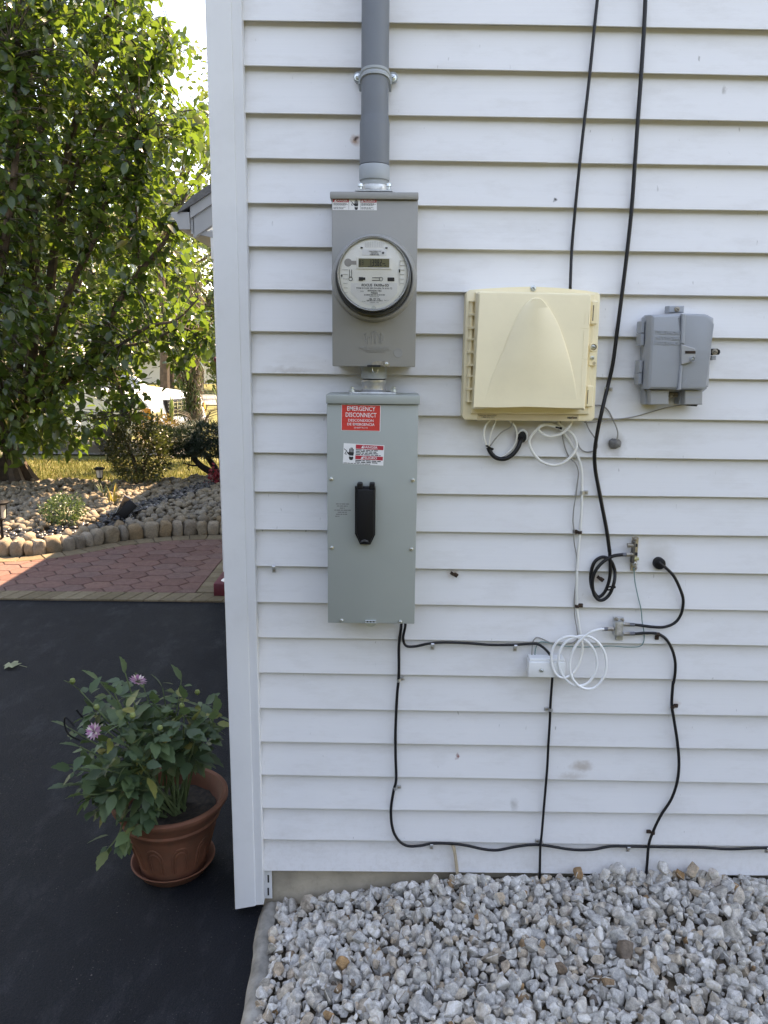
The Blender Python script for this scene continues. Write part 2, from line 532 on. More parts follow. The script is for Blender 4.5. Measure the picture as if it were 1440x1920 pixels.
MAT['farleaf'] = leaf_mat('far_leaf', [(0.0, (0.040, 0.068, 0.018)), (0.6, (0.064, 0.096, 0.024)), (1.0, (0.104, 0.120, 0.036))], 0.5, 0.4, (0.240, 0.320, 0.064))
MAT['dryleaf'] = leaf_mat('dry_needle', [(0.0, (0.10, 0.085, 0.06)), (1.0, (0.17, 0.14, 0.11))], 0.7, 0.2, (0.2, 0.16, 0.1))
MAT['dahlia'] = leaf_mat('dahlia_leaf', [(0.0, (0.045, 0.083, 0.042)), (0.5, (0.066, 0.114, 0.053)), (0.9, (0.091, 0.144, 0.059)), (0.97, (0.181, 0.191, 0.053)), (1.0, (0.297, 0.244, 0.064))], 0.5, 0.25, (0.170, 0.255, 0.074), 0.4)
MAT['petal'] = leaf_mat('petal', [(0.0, (0.38, 0.13, 0.27)), (0.6, (0.50, 0.26, 0.38)), (1.0, (0.62, 0.46, 0.50))], 0.6, 0.3, (0.6, 0.35, 0.5))
MAT['petal_pale'] = leaf_mat('pale_petal', [(0.0, (0.72, 0.66, 0.62)), (1.0, (0.78, 0.72, 0.6))], 0.6, 0.3, (0.7, 0.6, 0.5))
MAT['bud'] = pm('flower_bud', (0.16, 0.20, 0.05), 0.5, var=0.2, scale=60)
MAT['redflower'] = pm('red_flower', (0.25, 0.02, 0.03), 0.6, var=0.3, scale=40)
MAT['carwhite'] = pm('white_car_paint', (0.78, 0.80, 0.82), 0.2, var=0.01)
MAT['carglass'] = pm('dark_glass', (0.02, 0.025, 0.03), 0.06, spec=0.8)
MAT['cargrey'] = pm('grey_bumper', (0.22, 0.22, 0.23), 0.5, var=0.05)
MAT['amber'] = pm('amber_lens', (0.75, 0.30, 0.05), 0.25)
MAT['chrome'] = pm('chrome', (0.7, 0.7, 0.7), 0.15, 1.0)
MAT['tyre'] = pm('tyre_rubber', (0.02, 0.02, 0.02), 0.8)
MAT['farwall'] = pm('far_house_wall', (0.62, 0.62, 0.62), 0.7, var=0.04)
MAT['farroof'] = pm('far_house_roof', (0.22, 0.21, 0.21), 0.9, var=0.15, scale=3)
MAT['frost'] = pm('lantern_glass', (0.55, 0.53, 0.47), 0.25, var=0.06, scale=20)
MAT['grass'] = leaf_mat('grass_blade', [(0.0, (0.054, 0.072, 0.018)), (0.45, (0.087, 0.098, 0.029)), (0.75, (0.159, 0.133, 0.054)), (1.0, (0.231, 0.180, 0.087))], 0.7, 0.3, (0.217, 0.231, 0.058), 0.2)
MAT['yellowgrass'] = leaf_mat('yellow_blade', [(0.0, (0.20, 0.20, 0.05)), (0.6, (0.34, 0.28, 0.07)), (1.0, (0.46, 0.34, 0.08))], 0.6, 0.35, (0.5, 0.42, 0.1), 0.2)
MAT['iris'] = leaf_mat('strap_leaf', [(0.0, (0.05, 0.09, 0.03)), (1.0, (0.09, 0.13, 0.05))], 0.5, 0.3, (0.2, 0.3, 0.08))


def ground_mat(name, stops, scale, bstr=0.6, bscale=60, rough=0.95, extra=None, spec=0.2):
    m, nt, b = nmat(name)
    vec = coords(nt, 'World')
    n = noise_n(nt, vec, scale, 8, 0.65)
    c = ramp(nt, n, stops)
    if extra:
        sc, lo, hi, col, st = extra
        n2 = noise_n(nt, coords(nt, 'World', (1, 0.45, 1)), sc, 7, 0.75)
        c = mixc(nt, mathn(nt, 'MULTIPLY', ramp(nt, n2, [(lo, (0, 0, 0)), (hi, (1, 1, 1))]), st), c, col)
    if name == 'sealed_asphalt':
        ag = noise_n(nt, vec, 230, 2, 0.5)
        c = mixc(nt, 0.55, c, ramp(nt, ag, [(0.3, (0.22, 0.22, 0.22)), (0.55, (0.5, 0.5, 0.5)), (0.735, (0.95, 0.95, 0.95))]), 'OVERLAY')
        sk = mathn(nt, 'MULTIPLY', ramp(nt, noise_n(nt, vec, 150, 1, 0.4), [(0.70, (0, 0, 0)), (0.76, (1, 1, 1))]), ramp(nt, noise_n(nt, vec, 6, 3), [(0.45, (0, 0, 0)), (0.65, (1, 1, 1))]))
        c = mixc(nt, mathn(nt, 'MULTIPLY', sk, 0.6), c, (0.20, 0.20, 0.20))
    nt.links.new(c, b.inputs['Base Color'])
    b.inputs['Roughness'].default_value = rough
    b.inputs['Specular IOR Level'].default_value = spec
    bump(nt, b, noise_n(nt, vec, bscale, 6, 0.75), bstr, 0.006)
    return m


MAT['lawn'] = ground_mat('lawn_ground', [(0.3, (0.075, 0.085, 0.026)), (0.5, (0.12, 0.12, 0.04)), (0.7, (0.20, 0.165, 0.07))], 3.0)
MAT['asphalt'] = ground_mat('sealed_asphalt', [(0.3, (0.008, 0.0095, 0.0125)), (0.7, (0.013, 0.0152, 0.019))], 5.0, 1.0, 110, 0.68, (7.0, 0.52, 0.74, (0.055, 0.06, 0.066), 0.55), 0.15)
MAT['street'] = ground_mat('street_asphalt', [(0.3, (0.17, 0.165, 0.16)), (0.7, (0.22, 0.215, 0.205))], 2.0, 0.3, 60)
MAT['bedsoil'] = ground_mat('bed_soil', [(0.3, (0.09, 0.07, 0.05)), (0.7, (0.17, 0.13, 0.09))], 12.0)

# ------------------------------------------------------------------ ground, drive, street
def sheet(name, poly, z, m, div=None):
    mb = MB()
    mb.add([(p[0], p[1], z) for p in poly], [tuple(range(len(poly)))])
    return tag(mb.build(name, m, ang=None), kind='structure')


sheet('lawn', [(-400, -400), (400, -400), (400, 400), (-400, 400)], -0.03, MAT['lawn'])
drv = MB()
edge = [(-0.352, 0.02), (-0.352, -0.1), (-0.345, -0.25), (-0.335, -0.4), (-0.33, -1.0), (-0.33, -9)]
drv.add([(p[0], p[1], 0.0) for p in [(-7.5, 2.86), (-7.5, -9)] + edge[::-1] + [(-0.352, 2.9)]], [tuple(range(3 + len(edge)))])
tag(drv.build('driveway', MAT['asphalt'], ang=None), kind='structure')
sheet('street', [(-90, 22.5), (90, 22.5), (90, 28.5), (-90, 28.5)], 0.0, MAT['street'])
sheet('side_driveway', [(-14, 10.3), (-3.2, 10.3), (-3.2, 12.3), (-14, 12.3)], -0.005, MAT['street'])

# ------------------------------------------------------------------ the house
HL, HR = -0.349, 3.2
house = thing('house', (-0.43, 0, 0), 'pale grey house wall clad in horizontal lap siding beside the driveway', 'house')
Lpx = [38, 123, 211.5, 296.75, 381, 462.5, 542.5, 621.5, 700, 775, 849, 922.5, 993, 1061.75, 1129, 1195.75, 1261.75, 1328, 1391, 1453, 1515.5, 1574, 1633]
Rpx = [55.75, 142, 228, 311, 395.5, 475, 556, 635.5, 712, 789, 862.5, 934, 1006, 1077, 1146, 1211, 1277, 1343, 1406, 1469, 1528, 1587.5, 1642]
lines = []
for k in range(23):
    a, b = W(453 + 41 * k / 22, Lpx[k]), W(1440, Rpx[k])
    lines.append((a.z, (b.z - a.z) / (b.x - a.x), a.x))
for k in range(1, 9):  # eight more courses above the picture
    z0 = lines[0]
    lines.insert(0, (z0[0] + 0.1016, z0[1] * 0.9, z0[2]))


def lz(k, x):
    z, s, x0 = lines[k]
    return z + s * (min(x, 1.4) - x0)


DENTS = [(W(725, 1518).x, 28, 0.10, 0.004), (W(560, 1575).x, 29, 0.09, 0.003), (W(570, 1062).x, 21, 0.12, 0.002)]


def siding_board(k, x0, x1, dy):
    n = max(4, int((x1 - x0) / 0.06))
    vs, fs = [], []
    prof = 6
    for i in range(n + 1):
        x = x0 + (x1 - x0) * i / n
        za, zb = lz(k, x), (lz(k - 1, x) if k > 0 else lz(k, x) + 0.1016)
        wv = 0.0009 * noise.noise(Vector((x * 2.1, k * 3.7, 0.3))) + 0.0005 * noise.noise(Vector((x * 9, k * 1.3, 5.1)))
        wz = 0.0008 * noise.noise(Vector((x * 1.7, k * 2.9, 9.3)))
        ob = sum(dd * math.exp(-((x - dx) / dw * 2) ** 2) for dx, dk, dw, dd in DENTS if dk == k)
        y = dy + wv - ob
        vs += [(x, 0.0212, za + 0.0085 + wz), (x, y + 0.0016, za + wz + ob * 0.4), (x, y, za + 0.0012 + wz + ob * 0.4),
               (x, y + 0.0003, za + 0.004 + wz), (x, dy + 0.0100 + wv * 1.6, (za + zb) / 2), (x, dy + 0.0196, zb + 0.007)]
    for i in range(n):
        for j in range(prof - 1):
            a = i * prof + j
            fs.append((a, a + 1, a + prof + 1, a + prof))
    mb = MB()
    mb.add(vs, fs)
    return mb.build('siding_board', MAT['siding'], house, ang=0.7)


seam = {22: W(787, 1095).x, 16: W(613, 665).x, 11: W(1015, 250).x, 26: W(1330, 1360).x, 19: W(1225, 900).x}
for k in range(len(lines)):
    if k in seam:
        siding_board(k, HL, seam[k] + 0.02, 0.0)
        siding_board(k, seam[k], HR, 0.0016)
    else:
        siding_board(k, HL, HR, 0.0)
ztop = lines[0][0] + 0.1
mb = MB().box((-0.42, 0.0218, 0.15), (9, 3.4, 5.25))  # upper storey is unseen, added so the house shades more ground
mb.box((HR, -0.0, 0.15), (9, 0.0218, 5.25))
mb.build('wall', MAT['trim'], house)
MB().box((-0.36, 0.034, -0.3), (9, 0.2, 0.175), 0.004).build('foundation', MAT['concrete'], house)
# corner board: two faces with a step and a channel
cz0, cz1 = 0.033, 5.25
prof = [(-0.431, 0.1), (-0.431, -0.018), (-0.429, -0.020), (-0.3735, -0.020), (-0.3715, -0.0195), (-0.3705, -0.0165), (-0.3695, -0.0165), (-0.349, -0.0185), (-0.3475, -0.017), (-0.3475, 0.008), (-0.352, 0.008), (-0.352, 0.1)]
vs = []
for z in (cz0, cz1):
    for i, (x, y) in enumerate(prof):
        dz = 0.012 * max(0, (x + 0.42) / 0.07) if z == cz0 else 0
        vs.append((x, y, z + dz - (0.004 if (z == cz0 and x < -0.40) else 0)))
n = len(prof)
MB().add(vs, [(i, (i + 1) % n, n + (i + 1) % n, n + i) for i in range(n)] + [tuple(range(n)), tuple(range(2 * n - 1, n - 1, -1))]).build('corner_board', MAT['trim'], house, ang=0.5)
x0, x1, z0, z1 = rectw(494, 1634, 510, 1684, 0.02)
fl = MB().box((x0 - 0.01, 0.018, z0), (x1, 0.0215, z1 + 0.03), 0.0008, 1).build('nailing_flange', MAT['trim'], house)
for (a, b) in ((1641, 1655), (1665, 1679)):
    X0, X1, Z0, Z1 = rectw(501.5, a, 504.5, b, 0.017)
    MB().box((X0, 0.0172, Z0), (X1, 0.0182, Z1)).build('slot', MAT['dark'], fl)
# main roof, out of view, lifted a storey to shade the ground
mb = MB()
mb.add([(-0.52, -0.35, 5.30), (-0.52, 3.7, 5.30), (4.0, 3.7, 7.5), (4.0, -0.35, 7.5), (9.4, -0.35, 5.30), (9.4, 3.7, 5.30),
        (-0.52, -0.35, 5.40), (-0.52, 3.7, 5.40), (4.0, 3.7, 7.6), (4.0, -0.35, 7.6), (9.4, -0.35, 5.40), (9.4, 3.7, 5.40)],
       [(0, 1, 2, 3), (3, 2, 5, 4), (6, 9, 8, 7), (9, 10, 11, 8), (0, 3, 9, 6), (3, 4, 10, 9), (1, 7, 8, 2), (2, 8, 11, 5), (0, 6, 7, 1), (4, 5, 11, 10)])
mb.build('roof', MAT['shingle'], house, ang=0.3)
MB().add([(-0.42, 0.03, 5.25), (8.5, 0.03, 5.25), (4.0, 0.03, 7.4), (-0.42, 3.3, 5.25), (8.5, 3.3, 5.25), (4.0, 3.3, 7.4)], [(0, 1, 2), (3, 5, 4), (0, 2, 5, 3), (1, 4, 5, 2)]).build('gable', MAT['trim'], house, ang=0.3)
# front wing with its own low roof: rake, gutter, fascia
PY0, PY1 = 3.2, 8.6
def PP(px, py): return W(px, py, PY0)
eave, g1, g2 = PP(345, 385), PP(322, 400), PP(360, 433)
mb = MB()
sl_ = (PP(400, 345).z - eave.z) / (PP(400, 345).x - eave.x) * 0.93
ex, ez = eave.x, eave.z
rx = 2.2
RP = [(ex - 0.035, ez - 0.055), (ex - 0.01, ez - 0.02), (ex + 0.06, ez + 0.045), (rx, ez + sl_ * (rx - ex)), (rx, ez + sl_ * (rx - ex) - 0.05), (ex + 0.06, ez - 0.005)]
mb.prism(RP, PY0 - 0.045, PY1)
wing_roof = mb.build('wing_roof', MAT['shingle'], house, ang=0.5)
gx0 = PP(358.5, 400).x
mb = MB()  # rake boards
for (d0, d1, yy, wd) in ((0.006, 0.055, -0.03, 0.0), (0.055, 0.17, -0.012, 0.01)):
    poly = [(gx0 + wd, ez - d0 - 0.02 + sl_ * (gx0 - ex) * .6), (rx, ez + sl_ * (rx - ex) - d0 - 0.055), (rx, ez + sl_ * (rx - ex) - d1 - 0.06), (gx0 + wd, ez - d1 - 0.045 + sl_ * (gx0 - ex) * .6)]
    mb.prism(poly, PY0 + yy, PY0 + 0.03, 0.002, 1)
mb.build('rake_board', MAT['housegrey'], wing_roof)
mb = MB()  # K-style gutter running away from the viewer
gx, gz = PP(357, 400).x, PP(345, 399).z
GP = [(gx, gz), (g1.x + 0.012, gz), (g1.x, gz - 0.008), (g1.x + 0.006, gz - 0.028), (g1.x + 0.035, gz - 0.055), (g1.x + 0.05, gz - 0.105), (gx, gz - 0.105)]
mb.prism(GP, PY0 - 0.03, PY1, 0.0015, 1)
mb.build('gutter', MAT['housegrey'], wing_roof)
mb = MB().box((gx + 0.002, PY0 - 0.012, gz + 0.03), (gx + 0.022, PY1, gz - 0.13))
mb.build('fascia', MAT['housegrey'], wing_roof)
mb = MB().prism([(gx + 0.02, gz - 0.11), (gx + 0.32, gz - 0.11), (gx + 0.32, gz - 0.19), (gx + 0.02, gz - 0.125)], PY0 + 0.0, PY0 + 0.028, 0.001, 1)
mb.box((gx + 0.022, PY0 + 0.03, gz - 0.115), (0.0, PY1, gz - 0.135))
mb.build('soffit', MAT['housegrey'], wing_roof)
mb = MB().box((PP(394, 440).x, PY0 + 0.05, 0.0), (7, PY1 - 0.3, gz - 0.136))
mb.box((PP(394, 440).x, PY0 + 0.004, gz - 0.28), (PP(430, 440).x, PY0 + 0.048, gz - 0.10), 0.002)
mb.build('wing_wall', MAT['trim'], house)

# ------------------------------------------------------------------ paved walk
def curve_at(pts, n=40):
    return catmull([Vector((p[0], p[1], 0)) for p in pts], n)

EB = [G(-160, 1052), G(-70, 1050), G(0, 1049), G(57, 1047), G(96, 1042), G(134, 1037), G(165, 1031), G(211, 1022), G(252, 1016), G(292, 1012), G(353, 1008), G(410, 1007), G(470, 1008)]
EC = catmull(EB, 10)
ECx = np.array([p.x for p in EC]); ECy = np.array([p.y for p in EC])


def edge_y(x):
    return float(np.interp(x, ECx, ECy))


walk_poly = [(-4.3, 2.86)] + [(-1.0, 2.86)] + [(p.x, p.y + 0.1) for p in EC[::-1]]
walk = sheet('paved_walk', walk_poly, 0.004, MAT['joint'])


def paver(poly, h, m, name, jit=0.0015):
    h += random.uniform(-jit, jit)
    c = Vector((sum(p[0] for p in poly) / len(poly), sum(p[1] for p in poly) / len(poly), 0.004))
    mb = MB()
    n = len(poly)
    ins = [(c.x + (p[0] - c.x) * 0.955, c.y + (p[1] - c.y) * 0.955) for p in poly]
    tx, ty = random.uniform(-0.008, 0.008), random.uniform(-0.008, 0.008)
    zz = lambda p: h + (p[0] - c.x) * tx + (p[1] - c.y) * ty
    mb.add([(p[0], p[1], 0.003) for p in poly] + [(p[0], p[1], zz(p) - 0.004) for p in poly] + [(p[0], p[1], zz(p)) for p in ins],
           [(i, (i + 1) % n, n + (i + 1) % n, n + i) for i in range(n)] + [(n + i, n + (i + 1) % n, 2 * n + (i + 1) % n, 2 * n + i) for i in range(n)] + [tuple(2 * n + i for i in range(n))])
    return mb.build(name, m, walk, ang=None, loc=c)


# tan soldier rows: along the drive (set on a slant), along the stone edging, along the wing
yfr, yin = 2.865, 3.03
x = -4.2
while x < -1.0:
    paver([(x, yfr), (x + 0.098, yfr), (x + 0.098 + 0.05, yin), (x + 0.05, yin)], 0.016, MAT['tanpaver'], 'border_paver')
    x += 0.104
BW = 0.13
acc = [0.0]
for i in range(1, len(EC)):
    acc.append(acc[-1] + (EC[i] - EC[i - 1]).length)
L = acc[-1]
s = 0.0
def ec(s, off):
    x_ = np.interp(s, acc, ECx); y_ = np.interp(s, acc, ECy)
    x2 = np.interp(min(L, s + 0.05), acc, ECx); y2 = np.interp(min(L, s + 0.05), acc, ECy)
    x1_ = np.interp(max(0, s - 0.05), acc, ECx); y1_ = np.interp(max(0, s - 0.05), acc, ECy)
    t = Vector((x2 - x1_, y2 - y1_)).normalized()
    return (x_ + t.y * off, y_ - t.x * off)
while s < L - 0.17:
    a, b = s, s + 0.152
    paver([ec(a, -0.03), ec(a, BW), ec(b, BW), ec(b, -0.03)], 0.016, MAT['tanpaver'], 'border_paver')
    s += 0.158
y = 3.05
while y < 4.35:
    paver([(-1.30, y), (-1.16, y), (-1.16, y + 0.112), (-1.30, y + 0.112)], 0.016, MAT['tanpaver'], 'border_paver')
    paver([(-1.155, y + 0.05), (-1.01, y + 0.05), (-1.01, y + 0.162), (-1.155, y + 0.162)], 0.016, MAT['tanpaver'], 'border_paver')
    y += 0.118


def clip_poly(poly, inside, inter):
    out = []
    for i in range(len(poly)):
        a, b = poly[i - 1], poly[i]
        ia, ib = inside(a), inside(b)
        if ia != ib: out.append(inter(a, b))
        if ib: out.append(b)
    return out


def clip_half(poly, f):
    return clip_poly(poly, lambda p: f(p) >= 0, lambda a, b: (a[0] + (b[0] - a[0]) * f(a) / (f(a) - f(b)), a[1] + (b[1] - a[1]) * f(a) / (f(a) - f(b))))


hw, hh = 0.113, 0.083  # elongated hexagons in staggered rows
row = 0
y = 3.03
while y < 5.0:
    x = -4.4 + (hw * 1.5 if row % 2 else 0)
    while x < -1.2:
        poly = [(x - hw, y), (x - hw * 0.5, y - hh), (x + hw * 0.5, y - hh), (x + hw, y), (x + hw * 0.5, y + hh), (x - hw * 0.5, y + hh)]
        poly = [(x + (p[0] - x) * 0.965, y + (p[1] - y) * 0.965) for p in poly]
        for f in (lambda p: p[1] - 3.036, lambda p: -1.306 - p[0], lambda p: edge_y(p[0]) - BW * 1.06 - 0.006 - p[1]):
            if poly: poly = clip_half(poly, f)
        if len(poly) >= 3:
            ar = abs(sum(poly[i - 1][0] * poly[i][1] - poly[i][0] * poly[i - 1][1] for i in range(len(poly)))) / 2
            if ar > 0.0025:
                paver(poly, 0.013, MAT['redpaver'], 'paver')
        x += hw * 3
    row += 1
    y += hh
    if row % 2 == 1:
        pass

# ------------------------------------------------------------------ stones
def hull_stone(rng, n=15, bev=0.10):
    bm = bmesh.new()
    for _ in range(n):
        v = Vector(rng.normal(size=3)).normalized() * rng.uniform(0.82, 1.08)
        v = Vector((v.x * 1.15, v.y * 0.9, v.z * 0.78))
        bm.verts.new(v)
    r = bmesh.ops.convex_hull(bm, input=list(bm.verts))
    bmesh.ops.delete(bm, geom=[g for g in r['geom_interior'] if isinstance(g, bmesh.types.BMVert)], context='VERTS')
    bmesh.ops.dissolve_limit(bm, angle_limit=0.25, verts=list(bm.verts), edges=list(bm.edges))
    bmesh.ops.bevel(bm, geom=list(bm.edges), offset=bev, segments=1, affect='EDGES', profile=0.5, clamp_overlap=True)
    bmesh.ops.triangulate(bm, faces=list(bm.faces))
    bm.verts.index_update()
    V = np.array([v.co[:] for v in bm.verts])
    Fc = [[v.index for v in f.verts] for f in bm.faces]
    bm.free()
    return V, Fc


def ico_stone(rng, sub=2, amp=0.16, fr=1.1, flat=0.7):
    bm = bmesh.new()
    bmesh.ops.create_icosphere(bm, subdivisions=sub, radius=1)
    o = Vector(rng.uniform(-50, 50, 3))
    for v in bm.verts:
        d = 1 + amp * noise.noise(v.co * fr + o) + amp * 0.35 * noise.noise(v.co * fr * 2.7 + o)
        v.co = Vector((v.co.x * d, v.co.y * d * 0.85, v.co.z * d * flat))
    bm.verts.index_update()
    V = np.array([v.co[:] for v in bm.verts])
    Fc = [[v.index for v in f.verts] for f in bm.faces]
    bm.free()
    return V, Fc


def np_build(name, V, Fc, m, ang=None, smooth=False):
    me = bpy.data.meshes.new(name)
    me.from_pydata(V.tolist(), [], Fc)
    if smooth:
        smooth_me(me, ang)
    me.materials.append(m)
    me.update()
    return me


def scatter(name, protos, items, m, parent, keep=300, smooth_ang=0.9):
    """items: (Vector loc, Euler, size, score). The highest scores become single objects, the rest one joined part."""
    items = sorted(items, key=lambda t: -t[3])
    meshes = [np_build(name, V, Fc, m, smooth_ang, True) for V, Fc in protos]
    pl = wloc(parent) if parent else Vector((0, 0, 0))
    for i, (loc, e, s, sc) in enumerate(items[:keep]):
        o = bpy.data.objects.new(name, meshes[i % len(meshes)])
        o.location, o.rotation_euler, o.scale = loc - pl, e, (s, s, s)
        COL.objects.link(o)
        o.parent = parent
    rest = items[keep:]
    if rest:
        VV, FF, off = [], [], 0
        for i, (loc, e, s, sc) in enumerate(rest):
            V, Fc = protos[i % len(protos)]
            R = np.array(e.to_matrix())
            VV.append((V * s) @ R.T + np.array(loc - pl))
            FF += [[a + off for a in f] for f in Fc]
            off += len(V)
        o = bpy.data.objects.new(name + '_mass', np_build(name + '_mass', np.vstack(VV), FF, m, smooth_ang, True))
        COL.objects.link(o)
        o.parent = parent
        tag(o, kind='stuff')


def rnd_e():
    return Euler((random.uniform(0, 6.28), random.uniform(0, 6.28), random.uniform(0, 6.28)))


def score(p, s):
    x_, y_, d = to_px(p)
    vis = -40 < x_ < 1480 and -40 < y_ < 1960 and d > 0
    return (s / d + p.z * 0.02) if vis else -1 + s / max(d, .1) * 0.001


# gravel bed against the wall
ZWX = np.array([W(px, py, 0.03).x for px, py in ((500, 1702), (560, 1690), (600, 1668), (700, 1655), (800, 1648), (860, 1642), (1000, 1640), (1200, 1634), (1300, 1634), (1440, 1642))] + [3.3])
ZWZ = np.array([0.008, 0.028, 0.056, 0.082, 0.102, 0.122, 0.134, 0.152, 0.152, 0.130, 0.13])


def gz_(x, y):
    b = float(np.interp(x, ZWX, ZWZ))
    t = min(1, max(0, -y / 0.55))
    return b * (1 - 0.35 * t) + 0.012 * noise.noise(Vector((x * 3, y * 3, 0)))


mb = MB()
nx, ny = 60, 30
for j in range(ny + 1):
    for i in range(nx + 1):
        x_, y_ = -0.335 + 3.6 * i / nx, 0.05 - 1.3 * j / ny
        mb.v.append((x_, y_, gz_(x_, y_) - 0.022))
for j in range(ny):
    for i in range(nx):
        a = j * (nx + 1) + i
        mb.f.append((a, a + 1, a + nx + 2, a + nx + 1))
gbed = tag(mb.build('gravel_bed', MAT['bedsoil'], ang=None), kind='structure')
mb = MB()  # low poured ledge between drive and gravel
led = [(-0.352, 0.02), (-0.356, -0.06), (-0.354, -0.12), (-0.346, -0.19), (-0.344, -0.27), (-0.340, -0.36), (-0.338, -0.6), (-0.336, -1.3)]
nL = len(catmull([(a, b, 0) for a, b in led], 6))
P = catmull([(a, b, 0) for a, b in led], 6)
for p in P:
    wz = 0.006 * noise.noise(p * 9)
    for dx, z in ((-0.012, -0.03), (-0.006, 0.004), (0.006, 0.018 + wz), (0.022, 0.024 + wz), (0.045, 0.018), (0.06, -0.03)):
        mb.v.append((p.x + dx + 0.003 * noise.noise(p * 23 + Vector((0, 0, z * 50))), p.y, z))
for i in range(len(P) - 1):
    for j in range(5):
        a = i * 6 + j
        mb.f.append((a, a + 1, a + 7, a + 6))
tag(mb.build('curb', MAT['curb'], ang=0.9), kind='structure')

rg = np.random.default_rng(3)
protos = [hull_stone(rg, int(rg.integers(11, 19)), 0.11) for _ in range(16)]
items = []
for layer in range(4):
    sp = 0.0275
    yy = 0.005
    while yy > -1.2:
        xx = -0.335
        while xx < 2.2:
            x_, y_ = xx + random.uniform(-.5, .5) * sp, yy + random.uniform(-.5, .5) * sp
            if y_ > -0.012 and layer >= 2: y_ = -0.015
            lim = -0.308 + 0.015 * noise.noise(Vector((y_ * 8, 2, 0)))
            far = y_ < -0.55 or x_ > 1.5
            if x_ > lim and not (far and layer not in (1, 2)) and not (far and random.random() < .3):
                s = min(0.030, max(0.009, random.lognormvariate(math.log(0.0146), 0.32)))
                if random.random() < 0.05: s *= 1.4
                if x_ < lim + 0.05 and layer >= 2: s *= .7
                y_ = min(y_, 0.012 - s) if gz_(x_, y_) > .1 else min(y_, 0.03 - s)
                zed = gz_(x_, y_) - 0.018 + layer * 0.0095 + random.uniform(-.004, .005)
                if layer == 3 and random.random() < 0.45:
                    xx += sp
                    continue
                p = Vector((x_, y_, max(zed, s * .5 + (0.022 if x_ < -.272 else 0.004))))
                items.append((p, rnd_e(), s, score(p, s) + layer * 0.002))
            xx += sp
        yy -= sp
# a few odd stones resting high against the siding
for px, py, s in ((1083, 1628, .022), (1135, 1630, .02), (1157, 1622, .026), (1243, 1618, .022), (1300, 1622, .024), (1275, 1632, .018), (755, 1655, .024), (620, 1668, .018), (527, 1712, .021), (880, 1640, .026), (1335, 1628, .022)):
    p = W(px, py + 9, -0.03)
    items.append((p, rnd_e(), s, 1))
scatter('stone', protos, items, MAT['gravel'], gbed, 300, 0.5)

# stone edging along the walk
edging = thing('stone_edging', EC[30], 'low row of tan rounded fieldstones edging the planting bed beside red pavers', 'edging')
s = 0.04
re_ = np.random.default_rng(5)
while s < L:
    wd = random.uniform(0.036, 0.072)
    V, Fc = ico_stone(re_, 3, 0.0, 1.1, 1.0)
    V = V / np.array([1, .85, 1])
    V = V / np.max(np.abs(V), axis=1, keepdims=True) ** random.uniform(.5, .75)
    o_ = Vector(re_.uniform(-50, 50, 3))
    V = np.array([v * (1 + .17 * noise.noise(Vector(v) * 1.2 + o_) + .06 * noise.noise(Vector(v) * 3.5 + o_)) for v in V])
    V[:, 0] *= 1 - .22 * random.random() * (V[:, 2] > 0) * V[:, 2]
    hgt = random.uniform(0.062, 0.082)
    cx, cy = ec(s + wd, -0.085)
    t = Vector((*ec(s + wd + .02, 0), 0)) - Vector((*ec(s + wd - .02, 0), 0))
    ang = math.atan2(t.y, t.x) + random.uniform(-.2, .2)
    V = V * np.array([wd * 1.02, 0.066, hgt])
    tl = random.uniform(-0.25, 0.25)
    R = np.array((Matrix.Rotation(ang, 3, 'Z') @ Matrix.Rotation(tl, 3, 'Y')))
    loc = Vector((cx, cy, hgt * 0.88))
    o = bpy.data.objects.new('stone', np_build('stone', V @ R.T, Fc, MAT['edging'], 0.9, True))
    o.location = loc - edging.location
    COL.objects.link(o)
    o.parent = edging
    if random.random() < 0.7:  # smaller stone tucked behind
        V, Fc = ico_stone(re_, 2, 0.3, 1.1, 0.8)
        cx, cy = ec(s + wd + random.uniform(-.02, .05), -0.20)
        o = bpy.data.objects.new('stone', np_build('stone', V * random.uniform(.045, .07), Fc, MAT['edging'], 0.9, True))
        o.location = Vector((cx, cy, 0.115)) - edging.location
        o.rotation_euler = rnd_e()
        COL.objects.link(o)
        o.parent = edging
    s += wd * 2 * 0.97

# planting bed
def bed_z(x, y):
    d = y - edge_y(x) - 0.1
    return 0.05 + 0.07 * min(1, max(0, d / 0.8)) + 0.02 * noise.noise(Vector((x * 1.3, y * 1.3, 3)))


def lawn_y(x):
    return float(np.interp(x, [-8, -4.4, -3.8, -2.9, -2.6, -2.0, 0], [6.7, 6.7, 6.85, 6.75, 7.0, 7.4, 7.8]))


mb = MB()
nx, ny = 50, 24
for i in range(nx + 1):
    x_ = -7.0 + 6.4 * i / nx
    e0, e1 = edge_y(x_) + 0.08, lawn_y(x_) + 0.15
    for j in range(ny + 1):
        y_ = e0 + (e1 - e0) * j / ny
        z_ = bed_z(x_, y_) - 0.03 if 0 < j < ny else -0.05
        mb.v.append((x_, y_, z_))
for i in range(nx):
    for j in range(ny):
        a = i * (ny + 1) + j
        mb.f.append((a, a + 1, a + ny + 2, a + ny + 1))
bed = tag(mb.build('rock_bed', MAT['bedsoil'], ang=0.8), kind='structure')

